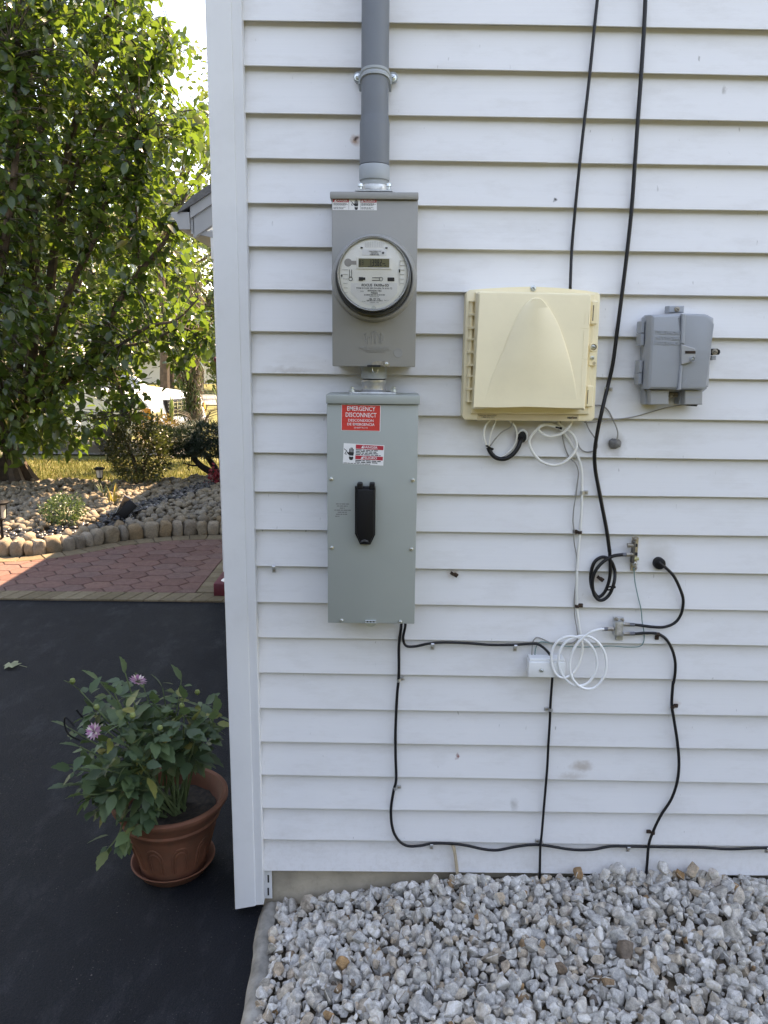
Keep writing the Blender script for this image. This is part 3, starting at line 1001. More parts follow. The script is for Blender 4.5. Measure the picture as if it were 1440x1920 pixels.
BS = [G(-150, 990, .1), G(0, 1000, .1), G(100, 998, .1), G(200, 983, .1), G(232, 968, .1), G(265, 955, .1), G(300, 943, .1), G(350, 928, .1), G(400, 910, .1), G(440, 900, .1)]
BSC = catmull(BS, 8)
BA = np.array([(p.x, p.y) for p in BSC])
rr = np.random.default_rng(11)
rprot = [ico_stone(rr, 2, 0.22, 1.0, random.uniform(.55, .8)) for _ in range(12)]
bprot = [ico_stone(rr, 2, 0.14, 0.9, random.uniform(.45, .6)) for _ in range(8)]
ritems, bitems = [], []
yy = 3.9
while yy < 7.6:
    xx = -6.0
    while xx < -0.9:
        x_, y_ = xx + random.uniform(-.04, .04), yy + random.uniform(-.04, .04)
        if edge_y(x_) + 0.24 < y_ < lawn_y(x_) + 0.1:
            dmin = float(np.min(np.hypot(BA[:, 0] - x_, BA[:, 1] - y_)))
            if dmin < 0.125 + 0.03 * noise.noise(Vector((x_ * 3, y_ * 3, 1))):
                for _ in range(2):
                    s = random.uniform(.022, .038)
                    p = Vector((x_ + random.uniform(-.04, .04), y_ + random.uniform(-.04, .04), bed_z(x_, y_) + random.uniform(-.005, .02)))
                    bitems.append((p, Euler((random.uniform(-.5, .5), random.uniform(-.5, .5), random.uniform(0, 6))), s, score(p, s)))
            else:
                s = random.uniform(.024, .048)
                p = Vector((x_, y_, bed_z(x_, y_) + random.uniform(-.01, .025)))
                ritems.append((p, Euler((random.uniform(-.7, .7), random.uniform(-.7, .7), random.uniform(0, 6))), s, score(p, s)))
        xx += 0.062
    yy += 0.060
scatter('river_rock', rprot, ritems, MAT['riverrock'], bed, 300, 1.2)
scatter('black_pebble', bprot, bitems, MAT['blackpebble'], bed, 300, 1.2)

# ------------------------------------------------------------------ things on the wall
def wpoly(pts, y):
    return [(W(px, py, y).x, W(px, py, y).z) for px, py in pts]


def pxm(y=0.0):
    return (DIST + y) / F


def screw(parent, px, py, y, r=0.005, m=None, name='screw', slot=True):
    p = W(px, py, y)
    mb = MB().lathe([(r * 1.35, 0.0), (r * 1.35, -0.0012), (r, -0.0014), (r * 0.95, -0.004), (r * 0.7, -0.005), (0.0005, -0.005)], (p.x, p.y, p.z), 'y', 14)
    o = mb.build(name, m or MAT['zinc'], parent)
    if slot:
        a = random.uniform(-.8, .8)
        M = T(p.x, p.y - 0.0051, p.z) @ Matrix.Rotation(a, 4, 'Y')
        MB().box((-r * .75, -0.0002, -r * .12), (r * .75, 0.0002, r * .12), M=M).build('screw_slot', MAT['dark'], o)
    return o


def bolt_up(parent, px, py, y, m=None):
    p = W(px, py, y)
    return MB().lathe([(0.0035, -0.004), (0.0035, 0.004), (0.0065, 0.004), (0.006, 0.0095), (0.001, 0.011)], p, 'z', 8).build('bolt', m or MAT['zinc'], parent, ang=0.5)


# --- service conduit
cy = -0.052
cf = cy - 0.036
def zc(py): return W(703, py, cf).z
cx_ = W(703, 180, cy).x
conduit = thing('service_conduit', (cx_, cy, zc(357)), 'dark grey plastic pipe running up the siding above the meter box', 'pipe')
r1, r2 = 23.6 * pxm(cy), 26 * pxm(cy)
MB().lathe([(r1, 3.0 - 0), (r1, zc(208)), (r1 * 1.02, zc(213)), (r2, zc(224)), (r2, zc(303)), (r2 * .93, zc(303.5))], (cx_, cy, 0), 'z', 40).build('pipe', MAT['pvc'], conduit)
MB().lathe([(r2 * .95, zc(302)), (r2 * .95, zc(305))], (cx_, cy, 0), 'z', 40).build('joint_gap', MAT['dark'], conduit)
rc = 26.8 * pxm(cy)
MB().lathe([(rc * .97, zc(304.5)), (rc, zc(306)), (rc, zc(331)), (rc * .98, zc(333)), (rc * .9, zc(334)), (rc * .88, zc(337)), (rc * .95, zc(338)), (rc * .93, zc(343))], (cx_, cy, 0), 'z', 40).build('coupling', MAT['pvc_light'], conduit)
rg_ = 24.5 * pxm(cy)
hub = MB().lathe([(rg_ * .98, zc(341)), (rg_, zc(343)), (rg_ * .99, zc(354)), (rg_ * 1.08, zc(356))], (cx_, cy, 0), 'z', 40)
hub.box((cx_ - 32.5 * pxm(cy), cy - 0.042, zc(359.5)), (cx_ + 32.5 * pxm(cy), 0.0 - 0.012, zc(356)), 0.001, 1)
hub = hub.build('hub_fitting', MAT['galv'], conduit)
bolt_up(hub, 676, 353, cf); bolt_up(hub, 729, 353, cf)
# strap
rs = r1 + 0.0035
zt, zb = zc(120), zc(137)
mb = MB()
vs, fs = [], []
NP = 28
for i in range(NP + 1):
    a = math.pi + math.pi * i / NP
    c, s_ = math.cos(a), math.sin(a)
    for (rr_, z_) in ((r1 - .0005, zt), (rs, zt - .001), (rs, (zt + zb) / 2 + .003), (rs - .0016, (zt + zb) / 2 + .001), (rs - .0016, (zt + zb) / 2 - .001), (rs, (zt + zb) / 2 - .003), (rs, zb + .001), (r1 - .0005, zb)):
        drop = -0.010 * (1 - abs(s_)) ** 1.5
        vs.append((cx_ + rr_ * c, cy + rr_ * s_, z_ + drop))
for i in range(NP):
    for j in range(7):
        a = i * 8 + j
        fs.append((a, a + 1, a + 9, a + 8))
mb.add(vs, fs)
for sx in (-1, 1):
    xx = cx_ + sx * rs
    mb.box((xx - 0.003, cy, zb - .012), (xx + 0.003, 0.0, zt - .010), 0.001, 1)
    ex_ = W(672 if sx < 0 else 737, 145, -0.006).x
    ez_ = W(704, 145, -0.006).z
    mb.prism([(ex_ + 0.0115 * math.cos(t), ez_ + 0.0115 * math.sin(t)) for t in np.linspace(0, 2 * math.pi, 20)[:-1]], -0.009, 0.004, 0.001, 1)
    mb.box((min(ex_, xx), -0.0088, ez_ - 0.0105), (max(ex_, xx), 0.004, ez_ + 0.0105))
strap = mb.build('pipe_strap', MAT['pvc_light'], conduit)
screw(strap, 671, 145, -0.0092, 0.006); screw(strap, 737, 146, -0.0092, 0.006)


# --- hand-and-cord hazard pictogram, in metres inside a unit height box
def hazard_hand(mb, x, z, h, y):
    """open black hand with a jagged cord at its left; (x, z) is the centre"""
    s = h
    def P(pts): return [(x + a * s, z + b * s) for a, b in pts]
    mb.prism(P([(-.05, -.12), (.26, -.12), (.30, .12), (-.07, .14)]), y, y + .0002)
    for i, (fx, fl, fw) in enumerate(((-.055, .26, .06), (.035, .34, .065), (.125, .33, .065), (.21, .24, .06))):
        mb.prism(P([(fx, .12), (fx + fw, .12), (fx + fw + .01, .12 + fl), (fx + .012, .13 + fl)]), y, y + .0002)
    mb.prism(P([(-.08, -.08), (-.04, .08), (-.2, .17), (-.22, .11)]), y, y + .0002)
    mb.prism(P([(-.04, -.16), (.0, -.21), (.05, -.17), (.11, -.23), (.17, -.17), (.25, -.2), (.27, -.30), (.2, -.44), (.02, -.44), (-.05, -.30)]), y, y + .0002)
    cd = [(-.42, .36), (-.34, .28), (-.22, .22), (-.3, .1), (-.36, 0.0), (-.26, -.04), (-.2, .0)]
    for i in range(len(cd) - 1):
        (a, b), (c, d) = cd[i], cd[i + 1]
        n_ = Vector((-(d - b), c - a)).normalized() * 0.022
        mb.prism(P([(a + n_.x, b + n_.y), (c + n_.x, d + n_.y), (c - n_.x, d - n_.y), (a - n_.x, b - n_.y)]), y - .00003 * (i % 2), y + .0002)


def tri_mark(mb, x, z, h, y):
    mb.prism([(x - h * .6, z - h * .5), (x + h * .6, z - h * .5), (x, z + h * .55)], y, y + .0002)


def sticker_frame(cx, cz, tilt, y):
    return T(cx, y, cz) @ Matrix.Rotation(tilt, 4, 'Y')


class MM(MB):
    """MB that sends every added shape through a fixed matrix"""
    def __init__(s, M):
        super().__init__(); s.M0 = M
    def add(s, vs, fs, M=None):
        return super().add(vs, fs, s.M0 @ M if M else s.M0)


def fine_lines(mb, x0, x1, z0, z1, n, y, fill=0.55, rag=True):
    """rows of small print as broken dashes, one row per line of text"""
    hgt = (z1 - z0) / n
    for i in range(n):
        zc_ = z1 - (i + .5) * hgt
        x = x0
        xe = x1 - (random.uniform(0, .35) * (x1 - x0) if rag else 0)
        while x < xe:
            wl_ = random.uniform(1.2, 4.0) * hgt
            mb.box((x, y, zc_ - hgt * fill / 2), (min(xe, x + wl_), y + .00015, zc_ + hgt * fill / 2))
            x += wl_ + hgt * .55


# --- meter box
YM = -0.122
mbx = thing('meter_box', (W(702, 530, 0).x, 0, W(702, 686, YM).z), 'warm grey metal meter socket box with a round glass meter and raised logo', 'meter box')
X0, X1, _, _ = rectw(622.5, 375, 781.5, 686, YM)
ZT, ZB = W(703, 374, YM).z, W(703, 687.5, YM).z
MB().box((X0 + .004, YM + 0.012, ZB + .002), (X1 - .004, 0.004, ZT), 0.002, 1).build('case', MAT['meterbox'], mbx)
cov = MB().box((X0, YM, ZB), (X1, YM + 0.035, ZT - 0.001), 0.0025, 2)
MC = Vector((W(701.5, 522, YM - .012).x, YM, W(701.5, 522, YM - .012).z))
RO = 76.5 * pxm(YM - .01)
cov.lathe([(RO * 1.02, 0.004), (RO * 1.0, -0.003), (RO * .985, -0.009), (RO * .955, -0.0135), (RO * .92, -0.015), (RO * .895, -0.0135), (RO * .88, -0.006), (RO * .87, 0.006)], MC, 'y', 64)
cover = cov.build('cover', MAT['meterbox'], mbx, ang=0.5)
hx0, hx1 = W(618.5, 367, YM - .008).x, W(785, 367, YM - .008).x
MB().box((hx0, YM - 0.008, ZT - 0.0005), (hx1, 0.002, W(703, 359.5, YM - .008).z), 0.0025, 2).build('hood', MAT['meterbox'], mbx)
# embossed logo, name and round knockout on the cover
def wp(px, py, y): return W(px, py, y)
emb = MB()
yy_ = YM - 0.0004
def stroke(pts, r=0.0011):
    emb.tube(catmull([wp(a, b, yy_) for a, b in pts], 5), r, 6)
stroke([(697.5, 645), (697.5, 626), (700.5, 622), (703.5, 626), (703.5, 645)])
stroke([(706, 645), (706, 630), (709, 627), (712, 630), (712, 645)])
stroke([(690.5, 645), (690.5, 634), (693.5, 631), (696, 634)])
stroke([(696, 624), (703, 620.5), (707, 623)])
stroke([(689, 644), (683, 636), (682, 628), (687, 624)]); stroke([(686.5, 642), (687.2, 626)])
stroke([(713.5, 624), (719, 629), (719, 637), (714, 645)]); stroke([(714.5, 626), (714.5, 643)])
p = wp(702, 653.5, YM)
emb.text('MILBANK', 0.0135, T(p.x, YM - .0004, p.z), 0.0014, sx=1.32)
p = wp(704, 660, YM)
emb.text('INTERNATIONAL', 0.0046, T(p.x, YM - .0003, p.z), 0.0009, sx=1.25)
emb.build('embossed_logo', MAT['meterbox'], cover, ang=0.7)
p = wp(747, 662, YM)
MB().lathe([(0.0108, 0.001), (0.0108, -0.0008), (0.0100, -0.0012), (0.0092, -0.0008), (0.0092, -0.0001), (0.0005, -0.0001)], p, 'y', 28).build('knockout', MAT['meterbox'], cover, ang=0.4)
# danger sticker
sx0, sx1, sz0, sz1 = rectw(623.5, 373, 706.5, 394, YM)
st = MB().box((sx0, YM - .0004, sz0), (sx1, YM + .001, sz1)).build('danger_sticker', MAT['sticker'], cover, ang=None)
wdt = sx1 - sx0
mb = MB()
mb.box((sx0 + .0005, YM - .0006, sz1 - .0075), (sx0 + wdt * .365, YM - .0003, sz1 - .0005))
mb.box((sx0 + wdt * .635, YM - .0006, sz1 - .0075), (sx1 - .0005, YM - .0003, sz1 - .0005))
mb.build('sticker_header', MAT['darkred'], st, ang=None)
mb = MB()
for cxx, word in ((.205, 'DANGER'), (.835, 'PELIGRO')):
    mb.text(word, 0.0062, T(sx0 + wdt * cxx, YM - .0008, sz1 - .0041), 0.0001, sx=1.1, bold=.0001)
    tri_mark(mb, sx0 + wdt * (cxx - .14 - (.025 if cxx > .5 else 0)), sz1 - .004, .005, YM - .0008)
mb.build('sticker_word', MAT['sticker'], st, ang=None)
mb = MB()
hazard_hand(mb, sx0 + wdt * .51, sz0 + (sz1 - sz0) * .46, 0.024, YM - .0006)
fine_lines(mb, sx0 + .002, sx0 + wdt * .35, sz0 + .0095, sz1 - .009, 4, YM - .0006)
fine_lines(mb, sx0 + .002, sx0 + wdt * .35, sz0 + .0015, sz0 + .007, 3, YM - .0006, .45)
fine_lines(mb, sx0 + wdt * .65, sx1 - .002, sz0 + .0095, sz1 - .009, 4, YM - .0006)
fine_lines(mb, sx0 + wdt * .65, sx1 - .002, sz0 + .0015, sz0 + .007, 3, YM - .0006, .45)
mb.box((sx0 + wdt * .365, YM - .0006, sz0 + .001), (sx0 + wdt * .37, YM - .0004, sz1)); mb.box((sx0 + wdt * .632, YM - .0006, sz0 + .001), (sx0 + wdt * .637, YM - .0004, sz1))
mb.build('sticker_print', MAT['ink'], st, ang=None)
# hasp at the bottom of the cover
hp = wpoly([(696, 683), (699, 679), (706, 676.5), (722, 677), (729, 679), (731, 684), (729, 688), (721, 688), (716, 684), (706, 684), (700, 686)], YM - .003)
hasp = MB().prism(hp, YM - .0035, YM + .001, .0006, 1).build('hasp', MAT['oldmetal'], mbx)
screw(hasp, 725, 683, YM - .0035, .0032, slot=False)
q0, q1, q2, q3 = rectw(688.5, 684.5, 713.5, 688, YM - .008)
MB().box((q0, YM - .012, q2), (q1, YM + .002, q3), .0006, 1).build('latch_plate', MAT['dark'], mbx)
mb = MB()
mb.tube(catmull([wp(a, b, YM - .006) for a, b in ((699, 687), (698, 693), (700, 698), (704, 699.5), (708, 697), (709, 692))], 6), .0008, 6)
mb.build('wire_seal', MAT['zinc'], mbx)

# --- electric meter plugged into the box
YD = YM - 0.088   # dial face
YG = YM - 0.105   # front of the glass
GC = W(698.7, 512.6, YG)
RG = 64.5 * pxm(YG)
GC.x = MC.x + (GC.x - MC.x) * .4
met = thing('electric_meter', (GC.x, YM, GC.z - RG), 'round glass electricity meter with grey dial and small numeric display', 'meter')
gc = Vector((GC.x, 0, GC.z))
# glass cover
mg, nt, b = nmat('meter_glass')
b.inputs['Base Color'].default_value = (0.9, 0.95, 0.95, 1)
b.inputs['Roughness'].default_value = 0.02
tr = nt.nodes.new('ShaderNodeBsdfTransparent'); tr.inputs['Color'].default_value = (0.985, 0.985, 0.985, 1)
gl = nt.nodes.new('ShaderNodeBsdfGlossy'); gl.inputs['Roughness'].default_value = 0.03
fr = nt.nodes.new('ShaderNodeFresnel'); fr.inputs['IOR'].default_value = 1.35
mx = nt.nodes.new('ShaderNodeMixShader')
nt.links.new(fr.outputs[0], mx.inputs[0]); nt.links.new(tr.outputs[0], mx.inputs[1]); nt.links.new(gl.outputs[0], mx.inputs[2])
nt.links.new(mx.outputs[0], nt.nodes['Material Output'].inputs['Surface'])
MAT['glass'] = mg
Rb = RG * 1.035
mb = MB()
vs = []
prof_ = [(Rb, YM - .012), (Rb, YM - .05), (RG * 1.012, YM - .085), (RG * 1.0, YG + .006), (RG * .985, YG + .002), (RG * .955, YG), (RG * .5, YG - .0004), (.0005, YG - .0005)]
MB().lathe(prof_, gc, 'y', 72).build('glass_cover', MAT['glass'], met)
MB().lathe([(RG * 1.06, YM - .004), (RG * 1.085, YM - .012), (RG * 1.085, YM - .022), (RG * 1.04, YM - .024)], gc, 'y', 72, cap=False).build('base_ring', pm('ring_grey', (.10, .105, .11), .35, .3, var=.1), met)
MB().lathe([(RG * .97, YM - .0), (RG * .97, YM - .06), (RG * .955, YD + .006)], gc, 'y', 64).build('meter_body', pm('meter_body_dark', (0.05, 0.052, 0.055), .35, var=.2), met)
dial = MB().lathe([(RG * .965, YD + .008), (RG * .965, YD + .002), (RG * .95, YD), (.0005, YD)], gc, 'y', 72).build('dial', MAT['dial'], met, ang=.4)
rimm = pm('clear_rim', (0.70, 0.72, 0.72), .15, spec=.7)
MB().lathe([(RG * .972, YD + .004), (RG * 1.0, YD - .004), (RG * 1.0, YD - .006), (RG * .972, YD - .003)], gc, 'y', 72, cap=False).build('glass_rim', rimm, met)
S4 = 8.47
def dp(u, v, dy=0.0):
    """point on the dial from the enlarged view of the dial"""
    px, py = 620 + u / S4, 430 + v / S4
    p = W(px, py, YD + dy)
    return Vector((p.x - (W(698.7, 512.6, YG).x - GC.x), p.y, p.z))
def dbox(mb, u0, v0, u1, v1, d0, d1=0.0006, bev=0):
    a, c = dp(u0, v1), dp(u1, v0)
    mb.box((a.x, YD - d0, a.z), (c.x, YD + d1, c.z), bev, 1)
    return mb
mb = MB()
for i in range(11):
    dbox(mb, 542 + i * 28, 190 + abs(i - 5) * 3, 545 + i * 28, 285, .0016)
for i in range(6):
    dbox(mb, 1095, 500 + i * 72, 1175 - i * 4, 503 + i * 72, .0016)
    dbox(mb, 175 + i * 6, 640 + i * 72, 265, 643 + i * 72, .0016)
dbox(mb, 1090, 490, 1094, 900, .002)
mb.build('dial_rib', MAT['tni_tab'], dial)
mb = MB()
dbox(mb, 490, 315, 880, 415, .0008); 
pl = [dp(u, v) for u, v in ((312, 850), (1050, 850), (1050, 1010), (980, 1090), (880, 1165), (760, 1205), (660, 1212), (560, 1195), (450, 1140), (360, 1060), (312, 1000))]
mb.prism([(q.x, q.z) for q in pl], YD - .0012, YD + .0004)
mb.build('name_plate', MAT['sticker'], dial)
mb = MB(); dbox(mb, 405, 442, 955, 630, .003, bev=.0008); mb.build('screen_frame', MAT['dial'], dial)
mb = MB(); dbox(mb, 436, 470, 925, 604, .0034); scr = mb.build('screen', MAT['lcd'], dial)
SEG = {'0': 'abcdef', '1': 'bc', '2': 'abdeg', '3': 'abcdg', '4': 'bcfg', '5': 'acdfg', '8': 'abcdefg', '9': 'abcdfg'}
mb = MB()
def seg7(u, v, w_, h_, ch, tk=8):
    for s_ in SEG[ch]:
        r_ = {'a': (0, 0, w_, tk), 'd': (0, h_ - tk, w_, h_), 'g': (0, h_ / 2 - tk / 2, w_, h_ / 2 + tk / 2), 'f': (0, 0, tk, h_ / 2), 'e': (0, h_ / 2, tk, h_), 'b': (w_ - tk, 0, w_, h_ / 2), 'c': (w_ - tk, h_ / 2, w_, h_)}[s_]
        dbox(mb, u + r_[0] + .8, v + r_[1] + .8, u + r_[2] - .8, v + r_[3] - .8, .0037, -.0033)
for i, ch in enumerate('13982'):
    seg7(608 + i * 42, 480, 31, 106, ch, 12)
for i, ch in enumerate('03'):
    seg7(447 + i * 40, 495, 27, 70, ch, 8)
dbox(mb, 815, 543, 860, 556, .0037, -.0033); dbox(mb, 845, 574, 875, 584, .0037, -.0033); dbox(mb, 447, 580, 472, 588, .0037, -.0033); dbox(mb, 580, 592, 660, 600, .0037, -.0033)
mb.build('digit', MAT['ink'], scr, ang=None)
mb = MB()
c0 = dp(270, 528)
mb.lathe([(.0085, 0), (.0085, -.0006), (.0003, -.0007)], (c0.x, YD, c0.z), 'y', 28)
dbox(mb, 300, 500, 400, 560, .0005)
mb.build('sensor_window', pm('sensor_grey', (.33, .31, .29), .4), dial)
mb = MB()
for (u0, v0, u1, v1) in ((468, 282, 502, 303), (862, 286, 898, 306), (1076, 638, 1098, 685), (160, 720, 180, 752), (440, 760, 508, 818), (508, 765, 543, 805)):
    dbox(mb, u0, v0, u1, v1, .0022)
dbox(mb, 895, 765, 1005, 825, .0022, bev=.001)
for sx_ in (288, 322): dbox(mb, sx_, 640, sx_ + 8, 765, .0012)
for sz_ in (766, 808): dbox(mb, 652, sz_, 770, sz_ + 8, .0012)
for (u, v) in ((310, 788), (793, 790)):
    c0 = dp(u, v)
    mb.lathe([(.0044, 0), (.0044, -.0012), (.0034, -.0012), (.0034, 0)], (c0.x, YD, c0.z), 'y', 24, cap=False)
# printing
def dtext(s_, u, v, hgt, **k):
    c0 = dp(u, v)
    mb.text(s_, hgt / S4 * pxm(YD) * 1.35, T(c0.x, YD - .0014, c0.z), .0001, **k)
dtext('FOCUS  FAXRe-SD', 702, 890, 38, bold=.0002)
dtext('FORM 2S CL200 240V 3W 60Hz TA 30 Kh 7.2', 685, 938, 25, sx=.84, bold=.00008)
dtext('809000500118JG', 690, 978, 25, sx=.9, bold=.0001)
dtext('PSE&G', 686, 1013, 28, bold=.00012)
dtext('186 197 176', 690, 1108, 26, bold=.0001)
dtext('Lafayette, USA', 685, 1163, 17)
dtext('Rev 1.1', 880, 1130, 17); dtext('240V', 492, 985, 19); dtext('Type', 497, 893, 15); dtext('CA Wh', 520, 1145, 14)
dtext('GRIDSTREAM RF', 695, 352, 19); dtext('N07525916', 693, 378, 18)
for (u0, u1, v0, v1) in ((525, 855, 1032, 1052), (560, 820, 1122, 1144), (615, 765, 392, 412)):
    u = u0
    while u < u1:
        w_ = random.choice((3, 3, 5, 8))
        dbox(mb, u, v0, min(u + w_, u1), v1, .0014, -.0011)
        u += w_ + random.choice((3, 4, 7))
dtext('*809000500118*', 685, 1070, 16)
c0 = dp(825, 376); mb.lathe([(.0023, 0), (.0023, -.0014), (.0002, -.0014)], (c0.x, YD, c0.z), 'y', 16)
mb.build('dial_print', MAT['ink'], dial, ang=None)
c0 = dp(675, 1248)
MB().lathe([(.0045, .002), (.0045, -.004), (.0035, -.005), (.0003, -.005)], (c0.x, YD, c0.z), 'y', 20).build('rivet', rimm, dial)

# --- conduit nipple joining the two boxes
YN = -0.062
nf = YN - .034
zn = lambda py: W(700, py, nf).z
nxx = W(701, 712, YN).x
nip = thing('conduit_nipple', (nxx, YN, zn(741)), 'short metal and plastic fitting between the two grey boxes', 'fitting')
ra, rb_ = 23.8 * pxm(YN), 21.5 * pxm(YN)
MB().lathe([(ra, zn(680)), (ra, zn(710)), (ra * .93, zn(711))], (nxx, YN, 0), 'z', 36).build('coupling', MAT['pvc_light'], nip)
MB().lathe([(ra * .9, zn(709)), (ra * .9, zn(714))], (nxx, YN, 0), 'z', 36).build('joint_gap', MAT['dark'], nip)
mb = MB().lathe([(rb_ * 1.06, zn(713)), (rb_ * 1.06, zn(718)), (rb_ * .98, zn(721)), (rb_ * 1.0, zn(731)), (rb_ * 1.14, zn(735))], (nxx, YN, 0), 'z', 36)
a0_, a1_ = W(655.5, 736, nf).x, W(743, 736, nf).x
mb.box((a0_, YN - .040, zn(740.5)), (a1_, YN + .045, zn(735)), .002, 2)
hb = mb.build('hub_fitting', MAT['galv'], nip)
for px in (660, 738):
    p = W(px, 734, nf)
    MB().lathe([(.0085, -.001), (.008, .004), (.0055, .005), (.0052, .011), (.001, .012)], p, 'z', 8).build('bolt', MAT['zinc'], hb, ang=.5)

# --- disconnect box
YB = -0.115
dbx = thing('disconnect_box', (W(697, 1000, 0).x, 0, W(697, 1168, YB).z), 'tall green grey metal disconnect box with red sticker and black lever', 'switch box')
X0, X1, _, _ = rectw(613.8, 757, 781, 1168, YB)
ZT, ZB = W(697, 757, YB).z, W(697, 1169, YB).z
MB().box((X0 + .003, YB + .012, ZB + .003), (X1 - .003, .004, ZT), .002, 1).build('case', MAT['discbox'], dbx)
dcov = MB().box((X0, YB, ZB), (X1, YB + .03, ZT - .0015), .002, 2).build('cover', MAT['discbox'], dbx)
hx0, hx1 = W(611, 748, YB - .008).x, W(787.5, 748, YB - .008).x
MB().box((hx0, YB - .008, ZT - .0005), (hx1, .002, W(697, 740.5, YB - .008).z), .0025, 2).build('hood', MAT['discbox'], dbx)
for px, py in ((621, 898), (774, 900), (622, 1027), (771.5, 1029.5), (640.5, 1163), (750.5, 1165.5)):
    screw(dcov, px, py, YB, .0038)
p = W(695, 1167, YB - .004)
mb = MB().prism([(p.x + .0145 * math.cos(t), p.z - .011 * math.sin(t)) for t in np.linspace(0, math.pi, 14)], YB - .006, YB + .001, .0006, 1)
mb.box((p.x - .014, YB - .005, p.z), (p.x + .014, YB, p.z + .005), .0006, 1)
hs = mb.build('hasp', MAT['zinc'], dbx)
mb = MB()
for dx in (-.008, 0, .008):
    mb.box((p.x + dx - .002, YB - .0062, p.z + .001), (p.x + dx + .002, YB - .0048, p.z + .004))
mb.build('slot', MAT['dark'], hs)
# lever handle
YH = YB - .028
def hpoly(pts, y): return wpoly(pts, y)
mb = MB()
mb.prism(hpoly([(665.5, 913), (704, 914), (703.5, 1003), (694.5, 1021.5), (675, 1021), (665.5, 1001)], YB - .016), YB - .016, YB + .001, .002, 1)
base_h = mb.build('lever_base', MAT['black'], dbx)
mb = MB()
mb.prism(hpoly([(668.5, 917), (702, 918), (701.5, 1002), (693, 1020), (676, 1019.5), (668.5, 1000.5)], YH), YH, YB - .014, .0035, 2)
for a, c in ((669.5, 679.5), (692.5, 702.5)):
    u0, u1, v0, v1 = rectw(a, 906.5, c, 918, YH)
    mb.box((u0, YH + .001, v0), (u1, YB - .002, v1), .002, 1)
lv = mb.build('lever', MAT['black'], base_h, ang=.5)
mb = MB()
mb.tube(catmull([W(a, b, YH - .0003) for a, b in ((677.5, 1014.5), (683.5, 1012.5), (690, 1014.5))], 5), .0006, 6)
mb.tube(catmull([W(a, b, YH - .0003) for a, b in ((676, 1016.5), (683.5, 1014.8), (691, 1016.5))], 5), .0004, 6)
mb.build('lever_mark', MAT['greyink'], lv)
# red emergency sticker
c0 = W(676.7, 783.5, YB)
M = sticker_frame(c0.x, c0.z, 0.012, YB)
k_ = pxm(YB)
w2, h2 = 36.6 * k_, 24.4 * k_
mb = MM(M); mb.box((-w2, -.0005, -h2), (w2, .001, h2), .0004, 1)
st = mb.build('emergency_sticker', MAT['sticker'], dcov, ang=None)
mb = MM(M); mb.box((-w2 + .0012, -.0007, -h2 + .0012), (w2 - .0012, -.0003, h2 - .0012)); mb.build('sticker_field', MAT['red'], st, ang=None)
mb = MM(M)
for s_, z_, hgt, sx_, bd in (('EMERGENCY', .0215, .0150, .80, .0001), ('DISCONNECT', .0065, .0150, .79, .0001), ('DESCONEXION', -.0065, .0088, 1.0, .00005), ('DE EMERGENCIA', -.0160, .0088, 1.0, .00005), ('20-46477 Rev 04', -.0240, .0048, 1, 0)):
    mb.text(s_, hgt, T(0, -.0009, z_), .0001, sx=sx_, bold=bd)
mb.build('sticker_word', MAT['sticker'], st, ang=None)
# danger sticker, slightly askew
c0 = W(681.7, 852, YB)
M = sticker_frame(c0.x, c0.z, 0.045, YB)
w2, h2 = 38.3 * k_, 19.3 * k_
mb = MM(M); mb.box((-w2, -.0005, -h2), (w2, .001, h2)); st = mb.build('danger_sticker', MAT['sticker'], dcov, ang=None)
mb = MM(M); mb.box((-w2 * .40, -.0007, h2 * .52), (w2 * .96, -.0003, h2 * .93)); mb.box((-w2 * .40, -.0007, -h2 * .5), (w2 * .96, -.0003, -h2 * .13)); mb.build('sticker_header', MAT['darkred'], st, ang=None)
mb = MM(M)
mb.text('DANGER', .0082, T(w2 * .30, -.0009, h2 * .72), .0001, sx=1.1, bold=.0001); mb.text('PELIGRO', .0082, T(w2 * .32, -.0009, -h2 * .32), .0001, sx=1.1, bold=.0001)
tri_mark(mb, -w2 * .06, h2 * .72, .006, -.0009); tri_mark(mb, -w2 * .06, -h2 * .32, .006, -.0009)
mb.build('sticker_word', MAT['sticker'], st, ang=None)
mb = MM(M)
hazard_hand(mb, -w2 * .68, -h2 * .02, .034, -.0007)
fine_lines(mb, -w2 * .39, w2 * .95, -h2 * .10, h2 * .50, 4, -.0007)
fine_lines(mb, -w2 * .39, w2 * .95, -h2 * .86, -h2 * .53, 2, -.0007)
fine_lines(mb, -w2 * .97, w2 * .5, -h2 * .98, -h2 * .88, 1, -.0007)
mb.build('sticker_print', MAT['ink'], st, ang=None)
mb = MB()
x0, x1, z0, z1 = rectw(627, 943, 658, 970, YB)
for i, (a, c) in enumerate(((.1, .9), (.15, .8), (.33, .62), (.0, 1.0), (.2, .75), (.1, .8), (.05, .3))):
    zz = z1 - (i + .5) * (z1 - z0) / 7
    fine_lines(mb, x0 + (x1 - x0) * a, x0 + (x1 - x0) * c, zz - .0013, zz + .0013, 1, YB - .0004, .75, False)
mb.build('printed_text', MAT['greyink'], dcov, ang=None)

